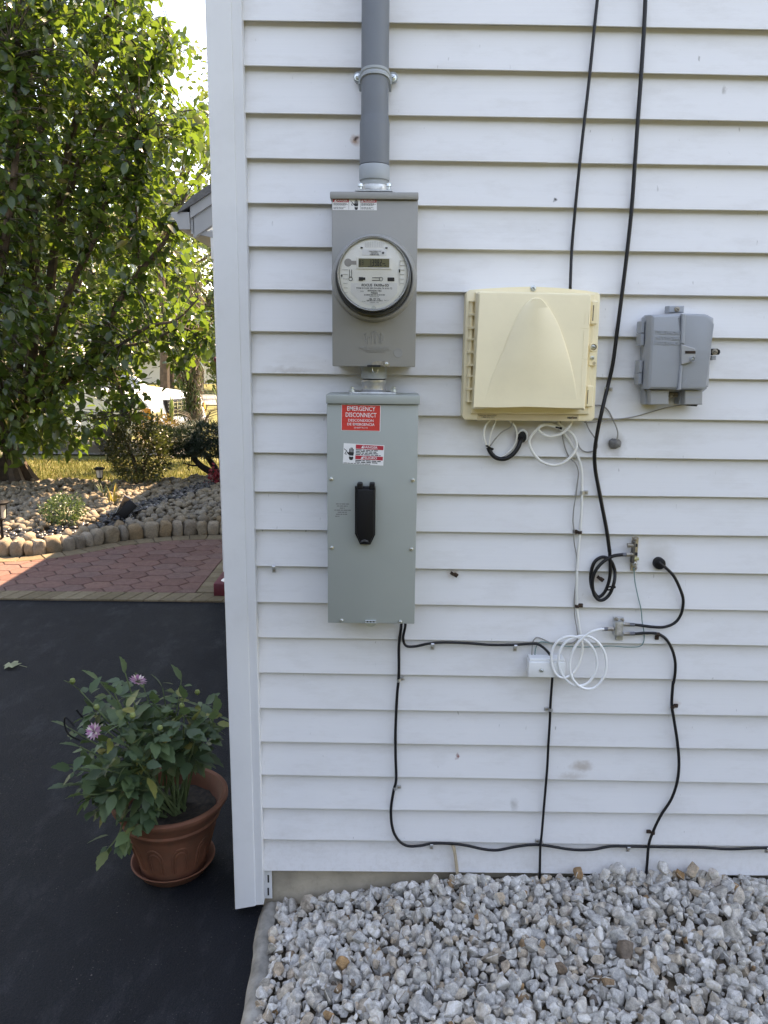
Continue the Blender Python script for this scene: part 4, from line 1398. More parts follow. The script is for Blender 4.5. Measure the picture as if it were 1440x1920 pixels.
# --- beige fibre box
YK, YL = -0.046, -0.105
bx = thing('fibre_box', (W(990, 660, 0).x, 0, W(990, 789, YK).z), 'beige plastic cable enclosure with an embossed arch on its hinged lid', 'utility box')
bp = wpoly([(871, 787), (866.5, 780), (874.5, 549), (880, 543.5), (905, 541.5), (950, 538.8), (1000, 537.3), (1050, 540), (1100, 545), (1122, 548.5), (1126, 553), (1115, 783), (1110, 789.5), (990, 788.5)], YK)
back = MB().prism(bp, YK, .004, .003, 2).build('back_plate', MAT['beige'], bx, ang=.5)
lp = wpoly([(888.5, 768), (888, 764), (895, 550), (899, 546), (1104, 550), (1110, 555), (1098, 765), (1096.5, 769.5), (1060, 765), (990, 762.5), (930, 764)], YL)
lid = MB().prism(lp, YL, YK - .001, .006, 3).build('lid', MAT['beige'], bx, ang=.5)
lp2 = wpoly([(882, 775), (891, 547), (1116, 551), (1104, 777)], YK - .004)
MB().prism(lp2, YK - .008, YK - .0005, .002, 1).build('lid_flange', MAT['beige'], lid)
def zp(u, v, y): return W(840 + u / 4.235, 520 + v / 4.235, y)
rows = []
LX = [(970, 290), (800, 340), (590, 432), (400, 505), (300, 552), (220, 604), (185, 642)]
RX = [(970, 1030), (800, 1003), (600, 953), (400, 886), (300, 837), (220, 786), (185, 758)]
vs, fs = [], []
NV, NU = 40, 6
sq = lambda v: math.sqrt(max(0, v - 160))
for i in range(NV + 1):
    v = 161 + 809 * (1 - i / NV) ** 2
    lx = float(np.interp(sq(v), [0] + [sq(a) for a, b in LX][::-1], [702] + [b for a, b in LX][::-1])); rx_ = float(np.interp(sq(v), [0] + [sq(a) for a, b in RX][::-1], [702] + [b for a, b in RX][::-1]))
    t = min(1, (970 - v) / 420)
    hh_ = .0052 * t * t * (3 - 2 * t)
    wl2 = min(15, (rx_ - lx) * .45); wr2 = min(11, (rx_ - lx) * .45)
    top = min(1, max(0.0, (v - 160.5) / 7))
    for u, h_ in ((lx, -.0006), (lx + wl2 * .3, hh_ * .35 * top), (lx + wl2, hh_ * .9 * top), ((lx + rx_) / 2, hh_ * top), (rx_ - wr2, hh_ * .95 * top), (rx_ - wr2 * .3, hh_ * .5 * top), (rx_, -.0006)):
        p = zp(u, v, YL)
        vs.append((p.x, YL - h_ - .0001, p.z))
for i in range(NV):
    for j in range(6):
        a = i * 7 + j
        fs.append((a, a + 1, a + 8, a + 7))
MB().add(vs, fs).build('arch_panel', MAT['beige'], lid, ang=.9)
for i, (v0, v1) in enumerate(((190, 290), (300, 395), (405, 487), (497, 588), (598, 690), (700, 778), (788, 880), (890, 985))):
    ua = 188 - (v0 - 190) / 800 * 28
    a, c = zp(ua, v0, YK - .012), zp(ua - 3, v1, YK - .012)
    mb = MB()
    if i not in (2, 5):
        mb.tube([a, c], .0042, 10)
    else:
        mb.box((c.x - .003, YK - .014, c.z), (a.x + .004, YK - .002, a.z), .001, 1)
    for q in (a, c):
        mb.box((q.x - .006, YK - .020, q.z - .0012), (q.x + .011, YK - .001, q.z + .0012))
    mb.build('hinge_knuckle', MAT['beige'], bx)
def ubox(mb, u0, v0, u1, v1, ya, yb, bev=0):
    a, c = zp(u0, v1, ya), zp(u1, v0, ya)
    mb.box((a.x, ya, a.z), (c.x, yb, c.z), bev, 1)
    return mb
for (u0, v0, u1, v1, d) in ((1128, 185, 1200, 375, ((1147, 222, 1160, 345))), (1092, 860, 1162, 1030, ((1103, 895, 1115, 1005)))):
    mb = MB(); ubox(mb, u0, v0, u1, v1, YK - .018, YK - .0005, .003)
    lt = mb.build('latch', MAT['beige'], bx)
    mb = MB(); ubox(mb, *d, YK - .0188, YK - .015); mb.build('slot', pm('brown_gap', (.09, .06, .04), .8), lt)
mb = MB(); ubox(mb, 1115, 590, 1185, 705, YK - .012, YK - .0005, .002)
p = zp(1156, 555, YK - .012)
mb.lathe([(.0105, .012), (.0105, -.002), (.0075, -.002), (.0072, .0)], (p.x, p.y, p.z), 'y', 28)
tb = mb.build('lock_tab', MAT['beige'], bx)
mb = MB().lathe([(.0074, .004), (.0074, -.0005), (.0003, -.0005)], (p.x, p.y, p.z), 'y', 20).build('socket', pm('brown_socket', (.16, .11, .07), .6), tb)
screw(tb, 840 + 1153 / 4.235, 520 + 555 / 4.235, YK - .013, .0042)
screw(tb, 840 + 1145 / 4.235, 520 + 642 / 4.235, YK - .012, .0038)
p = zp(1160, 683, YK - .012); MB().lathe([(.0042, .001), (.0042, -.0006), (.0034, -.0006), (.0034, .0)], p, 'y', 18).build('ring_mark', MAT['beige_old'], tb)
screw(back, 840 + 677 / 4.235, 520 + 88 / 4.235, YK, .0055)
mb = MB(); ubox(mb, 232, 1079, 1038, 1134, YK - .0006, YK + .001); lb = mb.build('label_strip', MAT['beige_old'], back, ang=None)
mb = MB()
p = zp(312, 1095, YK); mb.text('Customer Information', .0052, T(p.x, YK - .0009, p.z), .0001, sx=1.0); p = zp(316, 1111, YK); mb.text('1-888-553-1555', .0052, T(p.x, YK - .0009, p.z), .0001)
p = zp(970, 1114, YK); mb.text('veri', .0098, T(p.x, YK - .0009, p.z), .0001, bold=.0003); p = zp(1009, 1114, YK); mb.text('on', .0098, T(p.x, YK - .0009, p.z), .0001, bold=.0003)
mb.build('label_print', MAT['ink'], lb, ang=None)
mb = MB(); p = zp(991, 1114, YK); mb.text('z', .0098, T(p.x, YK - .0009, p.z), .0001, bold=.0002); mb.build('faded_letter', pm('faded_red', (.62, .38, .25), .6), lb, ang=None)
mb = MB()  # fine moulded lines and raised writing down the right of the lid
for a, c in (((1090, 285), (1087, 375)), ((1120, 290), (1117, 375)), ((1080, 420), (1072, 640)), ((1068, 655), (1058, 950)), ((1060, 640), (1110, 650)), ((1058, 400), (1118, 405))):
    mb.tube([zp(*a, YL), zp(*c, YL)], .0006, 5)
mb.build('moulded_line', MAT['beige'], lid)

# --- grey telephone box
YT = -0.085
tx = thing('telephone_box', (W(1270, 660, 0).x, 0, W(1270, 760, -.03).z), 'small grey plastic telephone interface box tilted on the siding', 'utility box')
def q6(u, v): return (1100 + u / 4.8, 540 + v / 4.8)
def tp(pts, y): return wpoly([q6(u, v) for u, v in pts], y)
MB().prism(tp([(520, 930), (512, 905), (535, 265), (560, 240), (1090, 240), (1140, 275), (1085, 905), (1050, 935)], -.03), -.03, .004, .003, 2).build('base', MAT['tni'], tx)
lidt = MB().prism(tp([(556, 912), (590, 243), (868, 226), (850, 500), (848, 690), (838, 915)], YT), YT, -.029, .012, 3).build('lid', MAT['tni'], tx, ang=.5)
cvt = MB().prism(tp([(842, 914), (870, 228), (1080, 234), (1152, 268), (1145, 330), (1105, 890), (1060, 916)], YT + .004), YT + .004, -.029, .009, 3).build('cover', MAT['tni'], tx, ang=.5)
mb = MB().prism(tp([(858, 232), (893, 232), (880, 505), (850, 500)], YT - .004), YT - .005, YT + .01, .002, 1)
mb.prism(tp([(842, 695), (866, 695), (850, 915), (822, 920)], YT - .004), YT - .005, YT + .01, .002, 1)
mb.build('seam_rib', MAT['tni'], lidt)
lt = MB().prism(tp([(852, 505), (972, 542), (984, 560), (976, 640), (945, 668), (850, 692)], YT - .008), YT - .008, YT + .006, .002, 1).build('latch_plate', MAT['tni_tab'], cvt)
mb = MB().prism(tp([(888, 566), (980, 566), (980, 590), (888, 590)], YT - .009), YT - .0094, YT - .006, .0004, 1); mb.build('slot', MAT['rust'], lt)
px, py = q6(952, 640); p = W(px, py, YT - .009)
MB().lathe([(.0062, .002), (.0062, -.003), (.005, -.003), (.0045, -.0005)], p, 'y', 24).build('screw_collar', MAT['tni'], lt)
screw(lt, px, py, YT - .008, .0032)
for us in ((574, 740), (884, 1045)):
    MB().prism(tp([(us[0], 917), (us[1], 917), (us[1] - 2, 1050), (us[0], 1050)], -.062), -.062, 0.0, .002, 1).build('cable_hood', MAT['tni_tab'], tx)
mb = MB().prism(tp([(845, 935), (882, 935), (880, 1050), (830, 1048)], -.035), -.035, 0.0).build('cable_hood_side', MAT['tni'], tx); mb = MB(); mb.prism(tp([(525, 930), (575, 930), (575, 1050), (525, 1048)], -.035), -.035, 0.0, .002, 1); mb.build('cable_hood_side', MAT['tni'], tx)
mb = MB().prism(tp([(900, 1051), (1000, 1051), (990, 1066), (905, 1060)], -.05), -.05, -.01); mb.build('entry_gap', MAT['dark'], tx)
top = MB().prism(tp([(740, 222), (742, 160), (880, 160), (876, 222)], -.03), -.03, 0.0, .002, 1).build('mount_tab', MAT['tni'], tx)
screw(top, *q6(812, 192), -.03, .005, MAT['oldmetal'])
mb = MB().prism(tp([(745, 940), (825, 940), (825, 985), (745, 985)], -.02), -.02, 0.0, .001, 1); bt = mb.build('mount_tab', MAT['oldmetal'], tx)
screw(bt, *q6(770, 965), -.02, .005, MAT['oldmetal'])
mb = MB().prism(tp([(1120, 545), (1180, 545), (1203, 560), (1206, 580), (1195, 600), (1120, 605)], -.02), -.02, 0.0, .002, 1); er = mb.build('mount_tab', MAT['black'], tx)
mb = MB().prism(tp([(1125, 612), (1168, 612), (1166, 645), (1125, 650)], -.015), -.015, 0.0, .002, 1).build('mount_tab', MAT['tni'], tx)
screw(er, *q6(1152, 575), -.02, .0055, MAT['oldmetal'])
for (u0, v0, u1, v1) in ((488, 300, 524, 405), (484, 412, 520, 518), (470, 655, 508, 762), (462, 768, 500, 868)):
    MB().prism(tp([(u0 + 3, v0), (u1, v0), (u1 - 4, v1), (u0, v1)], -.042), -.042, -.01, .0015, 1).build('hinge_knuckle', MAT['tni'], tx)
mb = MB()
for s_, u, v in (('TELEPHONE', 735, 403), ('NETWORK', 728, 453), ('INTERFACE', 724, 498)):
    px, py = q6(u, v); p = W(px, py, YT)
    mb.text(s_, .0112, T(p.x, YT - .0004, p.z) @ Matrix.Rotation(.03, 4, 'Y'), .0014, sx=1.05, bold=.0002)
mb.build('embossed_word', MAT['tni'], lidt)
mb = MB()
for (u0, v0, u1, v1, n_) in ((1005, 560, 1100, 600, 2), (1000, 630, 1095, 655, 2), (940, 810, 1060, 860, 3)):
    a = W(*q6(u0, v1), YT + .004); c = W(*q6(u1, v0), YT + .004)
    fine_lines(mb, a.x, c.x, a.z, c.z, n_, YT + .0035, .5)
pts = [(905, 815), (880, 850), (905, 875), (930, 855)]
mb.tube([W(*q6(*q), YT + .0038) for q in pts], .0006, 5)
a = W(*q6(900, 975), -.0625); c = W(*q6(1025, 995), -.0625)
fine_lines(mb, a.x, c.x, c.z, a.z, 1, -.0624, .6)
a = W(*q6(590, 1005), -.0625); c = W(*q6(700, 1020), -.0625); fine_lines(mb, a.x, c.x, c.z, a.z, 1, -.0624, .5)
mb.build('embossed_print', MAT['tni'], cvt)


# --- cables
def cable(name, label, cat, m, r, pts, group=None, n=8, seg=7, parts=()):
    P = []
    for q in pts:
        y = -(r + .0012) if len(q) < 3 else q[2]
        P.append(W(q[0], q[1], y))
    C_ = catmull(P, seg)
    c = sum(C_, Vector()) / len(C_)
    mb = MB().tube(C_, r, n)
    o = mb.build(name, m, None, ang=None, loc=Vector((C_[0].x, C_[0].y, C_[0].z)))
    o.data.polygons.foreach_set('use_smooth', [True] * len(o.data.polygons))
    return tag(o, label, cat, group)


def z7(pts, y=None): return [(960 + p[0] / 4, 980 + p[1] / 4) + ((p[2],) if len(p) > 2 else ((y,) if y is not None else ())) for p in pts]
def z6(pts, y=None): return [(960 + p[0] / 6.545, 780 + p[1] / 6.545) + ((p[2],) if len(p) > 2 else ((y,) if y is not None else ())) for p in pts]
def z5(pts, y=None): return [(840 + p[0] / 4.235, 520 + p[1] / 4.235) + ((p[2],) if len(p) > 2 else ((y,) if y is not None else ())) for p in pts]


cable('drop_cable', 'thin black cable slanting down the siding to the top of the beige box', 'cable', MAT['coax'], .0038,
      [(1140, -180), (1127, -60), (1120, 0), (1113.7, 60), (1105.7, 140), (1096, 225), (1087, 307), (1078.7, 390), (1072, 470), (1069, 545, -.02)])
dc = cable('drop_cable', 'thick black cable hanging past the right side of the beige box', 'cable', MAT['coax'], .0050,
           [(1216, -180), (1212, -60), (1210, 0), (1207.5, 55), (1202.5, 135), (1196, 225), (1190, 312), (1184.5, 390), (1176, 472), (1167.7, 540), (1159, 607), (1149, 682), (1140, 722), (1129, 769, -.02), (1120, 811, -.02), (1115, 848, -.015), (1116, 879), (1122, 913), (1129.6, 953), (1138, 997), (1143, 1035)])
cable('coiled_cable', 'black cable loop tied in a hanging coil below the brass bracket', 'cable', MAT['coax'], .0046,
      [(1143, 1030, -.006)] + z7([(735, 270), (738, 350), (727, 440), (695, 520), (648, 556), (608, 510), (590, 430), (598, 350), (622, 292), (668, 260), (712, 265), (750, 300), (772, 370)], -.0065) + z7([(765, 450), (735, 530), (692, 575), (650, 578), (615, 535), (602, 450), (617, 380), (652, 325), (700, 282), (760, 250), (832, 240), (860, 239)], -.016))
cable('white_cable', 'white cable looped under the beige box and running down the siding', 'cable', MAT['whitecable'], .0036,
      z6([(735, 40, -.02), (725, 90, -.02), (690, 145, -.022), (625, 205, -.022), (540, 240, -.022), (450, 250, -.022), (375, 222, -.02), (325, 172, -.018), (350, 120, -.014), (430, 105, -.012), (520, 118, -.009), (600, 160), (650, 230), (710, 315), (765, 420), (815, 520), (842, 600), (858, 720), (858, 900), (855, 1100), (843, 1300), (838, 1420)])
      + z7([(508, 80), (495, 240), (487, 400), (484, 560), (487, 650), (500, 750), (515, 840)]) + z7([(527, 940), (505, 1050, -.025), (455, 1135, -.040)], -.012))
cable('white_cable', 'round white cable ring hanging just under the beige box', 'cable', MAT['whitecable'], .0036,
      z6([(560, 150, -.01), (480, 118, -.012), (390, 112, -.014), (300, 170, -.016), (228, 260, -.018), (213, 340, -.018), (258, 450, -.018), (350, 550, -.018), (480, 602, -.018), (595, 588, -.018), (700, 520, -.018), (775, 425, -.018), (790, 330, -.016), (752, 240, -.014), (690, 180, -.01), (620, 140, -.008), (560, 80, -.008)]))
cable('coiled_cable', 'bright white cable coil of three loops joined to the metal splitter', 'cable', MAT['newwhite'], .0036,
      z7([(455, 1135), (395, 1163), (335, 1142), (300, 1065), (298, 970), (340, 892), (408, 856), (480, 856), (550, 882), (608, 945), (636, 1035), (622, 1125), (572, 1200), (500, 1224), (430, 1200), (372, 1130), (347, 1040), (365, 950), (420, 882), (500, 852)], -.041)
      + z7([(585, 857), (652, 905), (695, 980), (706, 1060), (690, 1150), (632, 1228), (560, 1247), (490, 1215), (444, 1145), (432, 1055), (455, 965), (508, 885), (580, 826), (640, 804), (674, 798), (690, 797)], -.044))
cable('grey_wire', 'thin grey wire looping from the beige box behind the thick black cable', 'wire', MAT['greycable'], .0016,
      z6([(905, 60), (940, 155), (1010, 260), (1045, 345), (1035, 405), (990, 432), (900, 438), (832, 390), (790, 290), (725, 205), (650, 150), (590, 110)]))
cable('grey_wire', 'thin grey wire running down the siding beside the white cable to the white box', 'wire', MAT['greycable'], .0016,
      z6([(590, 60), (640, 350), (700, 500), (745, 545), (790, 600), (815, 700), (800, 850), (780, 1000), (757, 1150), (750, 1300), (765, 1430)])
      + z7([(463, 80), (468, 160), (483, 260), (480, 420), (468, 560), (470, 700), (487, 800), (487, 880), (400, 913), (300, 903), (220, 868), (182, 862), (157, 895), (150, 960), (149, 1045)]))
cable('grey_wire', 'thin grey wire sagging from the telephone box across to the beige box', 'wire', MAT['greycable'], .0014,
      [(1095, 791), (1102, 792.5), (1131, 789), (1183, 782.5), (1217, 773.5), (1250, 764), (1277, 759.5, -.01), (1285, 757, -.02)])
cable('grey_wire', 'grey wire arching from the beige box into the grey putty patch', 'wire', MAT['greycable'], .0019,
      [(1100, 777), (1106, 768), (1112.5, 760.8), (1127, 760.8), (1139.6, 769), (1151, 790), (1158, 808.8), (1157.5, 821), (1153, 831, .002)])
cable('beige_cable', 'stiff beige cable curving down beside the black stub under the beige box', 'cable', MAT['whitecable'], .0026, z5([(345, 1120, -.02), (300, 1175, -.02), (284, 1240, -.02), (290, 1290, -.02), (308, 1340, -.015), (335, 1400, -.01), (390, 1428, -.008), (465, 1402, -.008), (528, 1330, -.008), (547, 1250, -.01), (528, 1180, -.015), (480, 1130, -.02)]))
cable('grey_wire', 'short grey wire crossing the small cable loop left under the beige box', 'wire', MAT['greycable'], .0018, z5([(510, 1150, -.02), (495, 1190, -.015), (430, 1228, -.012), (375, 1285, -.01), (335, 1340, -.01)]))
cable('grey_wire', 'pale grey wire dropping straight from the beige box into the left loop', 'wire', MAT['whitecable'], .0022, z5([(388, 1120, -.02), (360, 1190, -.02), (335, 1260, -.018), (325, 1340, -.016)]))
cable('black_cable', 'short thick black cable stub bent out of a white rimmed hole', 'cable', MAT['coax'], .0058, z5([(590, 1262, .012), (578, 1290, -.006), (556, 1350, -.012), (515, 1405, -.014), (455, 1440, -.014), (390, 1436, -.014), (345, 1400, -.014), (318, 1350, -.014)]))
cable('green_wire', 'thin green ground wire hanging from the brass bracket to the white box', 'wire', MAT['greenwire'], .0014,
      z7([(914, 342, -.012), (918, 400), (925, 460), (946, 560), (968, 650), (976, 740), (990, 820), (988, 890), (955, 928), (860, 933), (740, 925), (620, 932), (450, 930), (330, 915), (245, 895), (200, 903), (175, 955), (171, 1045)]))
cable('black_cable', 'black cable bowing from the round grommet down to the splitter top port', 'cable', MAT['coax'], .0041,
      z7([(1100, 298, -.012), (1125, 318, -.012), (1155, 340, -.008), (1212, 400), (1258, 490), (1284, 580), (1270, 680), (1222, 750), (1140, 783), (1050, 781), (960, 770), (905, 764), (880, 763)]))
cable('black_cable', 'black cable winding from the splitter lower port down into the gravel at right', 'cable', MAT['coax'], .0041,
      z7([(880, 832), (930, 832), (1000, 828), (1085, 832), (1150, 868), (1196, 940), (1222, 1030), (1224, 1120), (1212, 1200)]) + [(1262, 1280), (1259.5, 1319.6), (1263, 1345), (1270, 1391), (1273, 1430), (1270, 1464), (1259, 1497.6), (1239, 1529), (1225.5, 1557), (1216.6, 1583, -.013), (1213.6, 1616), (1211.7, 1640), (1211, 1675)])
cable('black_cable', 'long black cable dropping from the disconnect box then running right along the bottom board', 'cable', MAT['coax'], .0040,
      [(752.5, 1160, -.03), (752, 1176, -.012), (749, 1200), (747.8, 1219), (747.8, 1267), (744.4, 1305.6), (741.7, 1367), (741.7, 1417), (742.8, 1461), (738, 1483), (733, 1519), (736, 1553), (747, 1575), (764, 1586), (789, 1585.5), (811, 1581.5), (850, 1582), (878, 1586), (905.6, 1592), (933, 1594), (967, 1587.5), (997.5, 1584), (1024, 1585.5), (1072.5, 1593), (1110, 1593), (1144, 1587), (1177.5, 1587), (1245, 1588), (1312, 1589), (1369, 1592), (1436, 1589.5), (1500, 1590), (1700, 1594)])
cable('black_cable', 'short black cable running right from the disconnect box into the white box', 'cable', MAT['coax'], .0036,
      [(760.5, 1160, -.03), (759.7, 1176, -.012), (756, 1196), (761, 1210.5), (778, 1212), (805.6, 1206.5), (836, 1204.5), (878, 1206), (919, 1209), (961, 1209), (997, 1207), (1009, 1208), (1022, 1217), (1031, 1227.5), (1036, 1240, -.012)])
cable('black_cable', 'black cable hanging from the white box straight down into the gravel', 'cable', MAT['coax'], .0036,
      [(1036, 1266, -.012), (1035, 1280), (1032, 1322), (1031, 1350), (1028, 1400), (1026, 1440), (1021, 1500), (1016, 1560, -.012), (1013, 1590, -.013), (1012, 1640), (1011, 1675)])
mb = MB()
P = catmull([W(a, b, -.004) for a, b in ((849, 1584), (852, 1595), (855, 1615), (857.5, 1640), (858, 1668))], 6)
mb.tube(P, .0062, 8, flat=.45)
o = mb.build('tan_cable', MAT['tan'], ang=None, loc=P[0]); tag(o, 'flat tan cable end poking out under the bottom board into the gravel', 'cable')
cable('green_wire', 'loose green wire curling low against the concrete foundation by the tan cable', 'wire', MAT['greenwire'], .0018, [(855, 1640, .012), (840, 1648, .014), (820, 1650, .018), (806, 1655, .02), (799, 1664, .02), (797, 1680, .02)])


# --- small pieces: connectors, ties, clips
def connector(px0, py0, px1, py1, y, label, r=.0055):
    a, c = W(px0, py0, y), W(px1, py1, y)
    t = thing('connector', a, label, 'connector')
    d = c - a
    MB().tube([a, a + d * .45], r * .92, 12).build('sleeve', pm('sleeve_grey', (.12, .125, .14), .4), t)
    MB().tube([a + d * .45, a + d * .47, a + d * .98, c], [r * .8, r * 1.08, r * 1.08, r * .7], 6).build('nut', MAT['oldmetal'], t, ang=.4)
    return t


connector(960 + 828 / 4, 980 + 240 / 4, 960 + 888 / 4, 980 + 239 / 4, -.016, 'grey cable connector screwed into the left of the brass bracket')
connector(960 + 678 / 4, 980 + 798 / 4, 960 + 762 / 4, 980 + 797 / 4, -.020, 'dark connector joining the white coil to the splitter left port')
connector(960 + 918 / 4, 980 + 766 / 4, 960 + 838 / 4, 980 + 762 / 4, -.012, 'grey connector in the upper right port of the splitter')
connector(960 + 918 / 4, 980 + 832 / 4, 960 + 838 / 4, 980 + 832 / 4, -.012, 'grey connector in the lower right port of the splitter')

# ground block
def z3(u, v, y): return W(1130 + u / 8.47, 990 + v / 8.47, y)
a, c = z3(440, 675, -.004), z3(572, 150, -.004)
gb = thing('ground_block', (a.x, 0, a.z), 'narrow brass coloured ground bracket screwed to the siding beside the grommet', 'bracket')
MB().box((a.x, -.006, a.z), (c.x, .004, c.z), .001, 1).build('plate', MAT['brass'], gb)
mb = MB()
a1, c1 = z3(455, 560, -.02), z3(495, 215, -.02); mb.box((a1.x, -.020, a1.z), (c1.x + .006, -.006, c1.z), .0015, 1)
blk = mb.build('block', pm('dark_casting', (.12, .11, .10), .5, .5, var=.4, scale=90), gb)
for v in (275, 415):
    p = z3(395 if v == 275 else 440, v, -.015); p2 = z3(480, v, -.015)
    MB().tube([p, p2], .0058, 12).build('port', MAT['oldmetal'], gb)
    a1, c1 = z3(500, v + 24, -.008), z3(556, v - 24, -.008)
    MB().box((a1.x, -.010, a1.z), (c1.x, -.004, c1.z), .001, 1).build('slot', MAT['dark'], gb)
p = z3(515, 485, -.010); MB().tube([z3(450, 490, -.010), z3(570, 490, -.010)], .0045, 10).build('clamp', pm('old_brass', (.5, .47, .25), .4, .6, var=.3, scale=80), gb)
screw(gb, 1130 + 512 / 8.47, 990 + 182 / 8.47, -.006, .0042, MAT['oldmetal']); screw(gb, 1130 + 505 / 8.47, 990 + 570 / 8.47, -.009, .0055, MAT['galv']); screw(gb, 1130 + 515 / 8.47, 990 + 634 / 8.47, -.006, .0042, MAT['oldmetal'])

# splitter
sp = thing('splitter', W(1160, 1200, 0), 'small square metal cable splitter screwed to the siding beside the white coil', 'splitter')
def s7(u, v, y): return W(960 + u / 4, 980 + v / 4, y)
a, c = s7(768, 852, -.022), s7(836, 745, -.022)
bd = MB().box((a.x, -.022, a.z), (c.x, -.002, c.z), .0015, 2).build('case', MAT['galv'], sp)
a, c = s7(784, 842, -.0235), s7(828, 758, -.0235); MB().box((a.x, -.0228, a.z), (c.x, -.0215, c.z), .0004, 1).build('label', pm('foil_label', (.5, .48, .45), .5, .3, var=.25, scale=120), bd)
mb = MB(); a, c = s7(760, 745, -.006), s7(840, 712, -.006); mb.box((a.x, -.007, a.z), (c.x, .002, c.z), .001, 1); a, c = s7(778, 882, -.006), s7(832, 850, -.006); mb.box((a.x, -.007, a.z), (c.x, .002, c.z), .001, 1)
br = mb.build('mounting_ear', MAT['galv'], sp)
screw(br, 960 + 781 / 4, 980 + 726 / 4, -.007, .0045, MAT['oldmetal']); screw(br, 960 + 826 / 4, 980 + 731 / 4, -.007, .004, MAT['oldmetal'])
for (u0, v0, u1, v1) in ((755, 797, 775, 797), (833, 762, 850, 762), (833, 832, 850, 832)):
    MB().tube([s7(u0, v0, -.012), s7(u1, v1, -.012)], .0048, 10).build('port', MAT['galv'], bd)

# white bonding box
def b7(u, v, y): return W(960 + u / 4, 980 + v / 4, y)
a, c = b7(123, 1160, -.036), b7(405, 1040, -.036)
bb = thing('bonding_box', ((a.x + c.x) / 2, 0, a.z), 'small white plastic bonding box behind the white coil', 'junction box')
mb = MB().box((a.x, -.036, a.z), (c.x, .002, c.z - .004), .002, 2)
body = mb.build('case', MAT['white'], bb)
a2, c2 = b7(98, 1040, -.01), b7(402, 1022, -.01)
MB().box((a.x + .002, -.030, c.z - .0035), (c.x - .002, .002, c.z + .004), .0015, 1).build('lip', MAT['white'], bb)
u0, u1 = b7(200, 1030, -.036), b7(245, 1030, -.036)
screw(body, 960 + 221 / 4, 980 + 1108 / 4, -.036, .0045)

# grommet
p = W(1235.5, 1056, 0)
gm = MB().lathe([(.0158, .012), (.0158, -.006), (.0145, -.010), (.008, -.0125), (.005, -.013)], p, 'y', 28).build('cable_grommet', MAT['black'], loc=p)
tag(gm, 'round black rubber grommet in the siding right of the brass bracket', 'grommet')
# putty patch
mb = MB()
bm = bmesh.new(); bmesh.ops.create_icosphere(bm, subdivisions=3, radius=1)
p = W(1152.5, 831.5, .004)
for v in bm.verts:
    d = 1 + .25 * noise.noise(v.co * 1.6 + Vector((3, 1, 2))) + .15 * noise.noise(v.co * 5)
    v.co = Vector((p.x + v.co.x * .0155 * d, p.y + v.co.y * .011 * d, p.z + v.co.z * .014 * d))
mb.bm(bm); tag(mb.build('putty_patch', MAT['caulk'], loc=p), 'grey smeared putty patch where a grey wire enters the siding', 'putty')
# cable hole with broken white rim
p = W(978.5, 818.5, .006)
mb = MB()
for i in range(26):
    a0 = 2 * math.pi * i / 26; 
ring = []
for i in range(25):
    t = -.8 + 3.9 * i / 24
    r_ = .0125 + .0015 * noise.noise(Vector((t * 2, 1, 5)))
    ring.append((p.x + r_ * math.cos(t), -.001, p.z + r_ * 1.35 * math.sin(t)))
mb.tube(ring, [.0012 + .0016 * math.sin(math.pi * i / 24) for i in range(25)], 6)
hole = thing('cable_hole', p, 'ragged white rimmed cable hole under the beige box', 'hole')
mb.build('rim', MAT['white'], hole)
MB().prism([(p.x + (.0115 + .003 * noise.noise(Vector((t, 2, 2)))) * math.cos(t), p.z + .0155 * math.sin(t)) for t in np.linspace(0, 2 * math.pi, 22)[:-1]], -.0008, .012).build('opening', MAT['dark'], hole)


def make_clip(m, r, label, cat='cable clip'):
    """cable along local z, tab towards +x"""
    t = thing('cable_clip', (0, 0, 0), label, cat, 'cable clips nailed to the siding')
    mb = MB()
    n_ = 10
    vs, fs = [], []
    for i in range(n_ + 1):
        a = math.pi - math.pi * 1.0 * i / n_
        for rr_ in (r + .0004, r + .0014):
            for z_ in (-.0042, .0042):
                vs.append((rr_ * math.cos(a), -.0012 - r - rr_ * math.sin(a) * .95 + 0, z_))
    for i in range(n_):
        b0 = i * 4
        fs += [(b0, b0 + 1, b0 + 5, b0 + 4), (b0 + 2, b0 + 6, b0 + 7, b0 + 3), (b0, b0 + 4, b0 + 6, b0 + 2), (b0 + 1, b0 + 3, b0 + 7, b0 + 5)]
    mb.add(vs, fs)
    mb.box((r, -.0012 - r, -.0042), (r + .0014, .0, .0042))
    mb.build('strap', m, t)
    MB().box((r + .0010, -.0028, -.0052), (r + .0125, .002, .0052), .0008, 1).build('tab', m, t)
    MB().lathe([(.0034, .001), (.0034, -.0012), (.0024, -.0022), (.0003, -.0024)], (r + .0068, -.0026, 0), 'y', 12).build('nail', MAT['oldmetal'] if m is not MAT['rust'] else MAT['rust'], t)
    return t


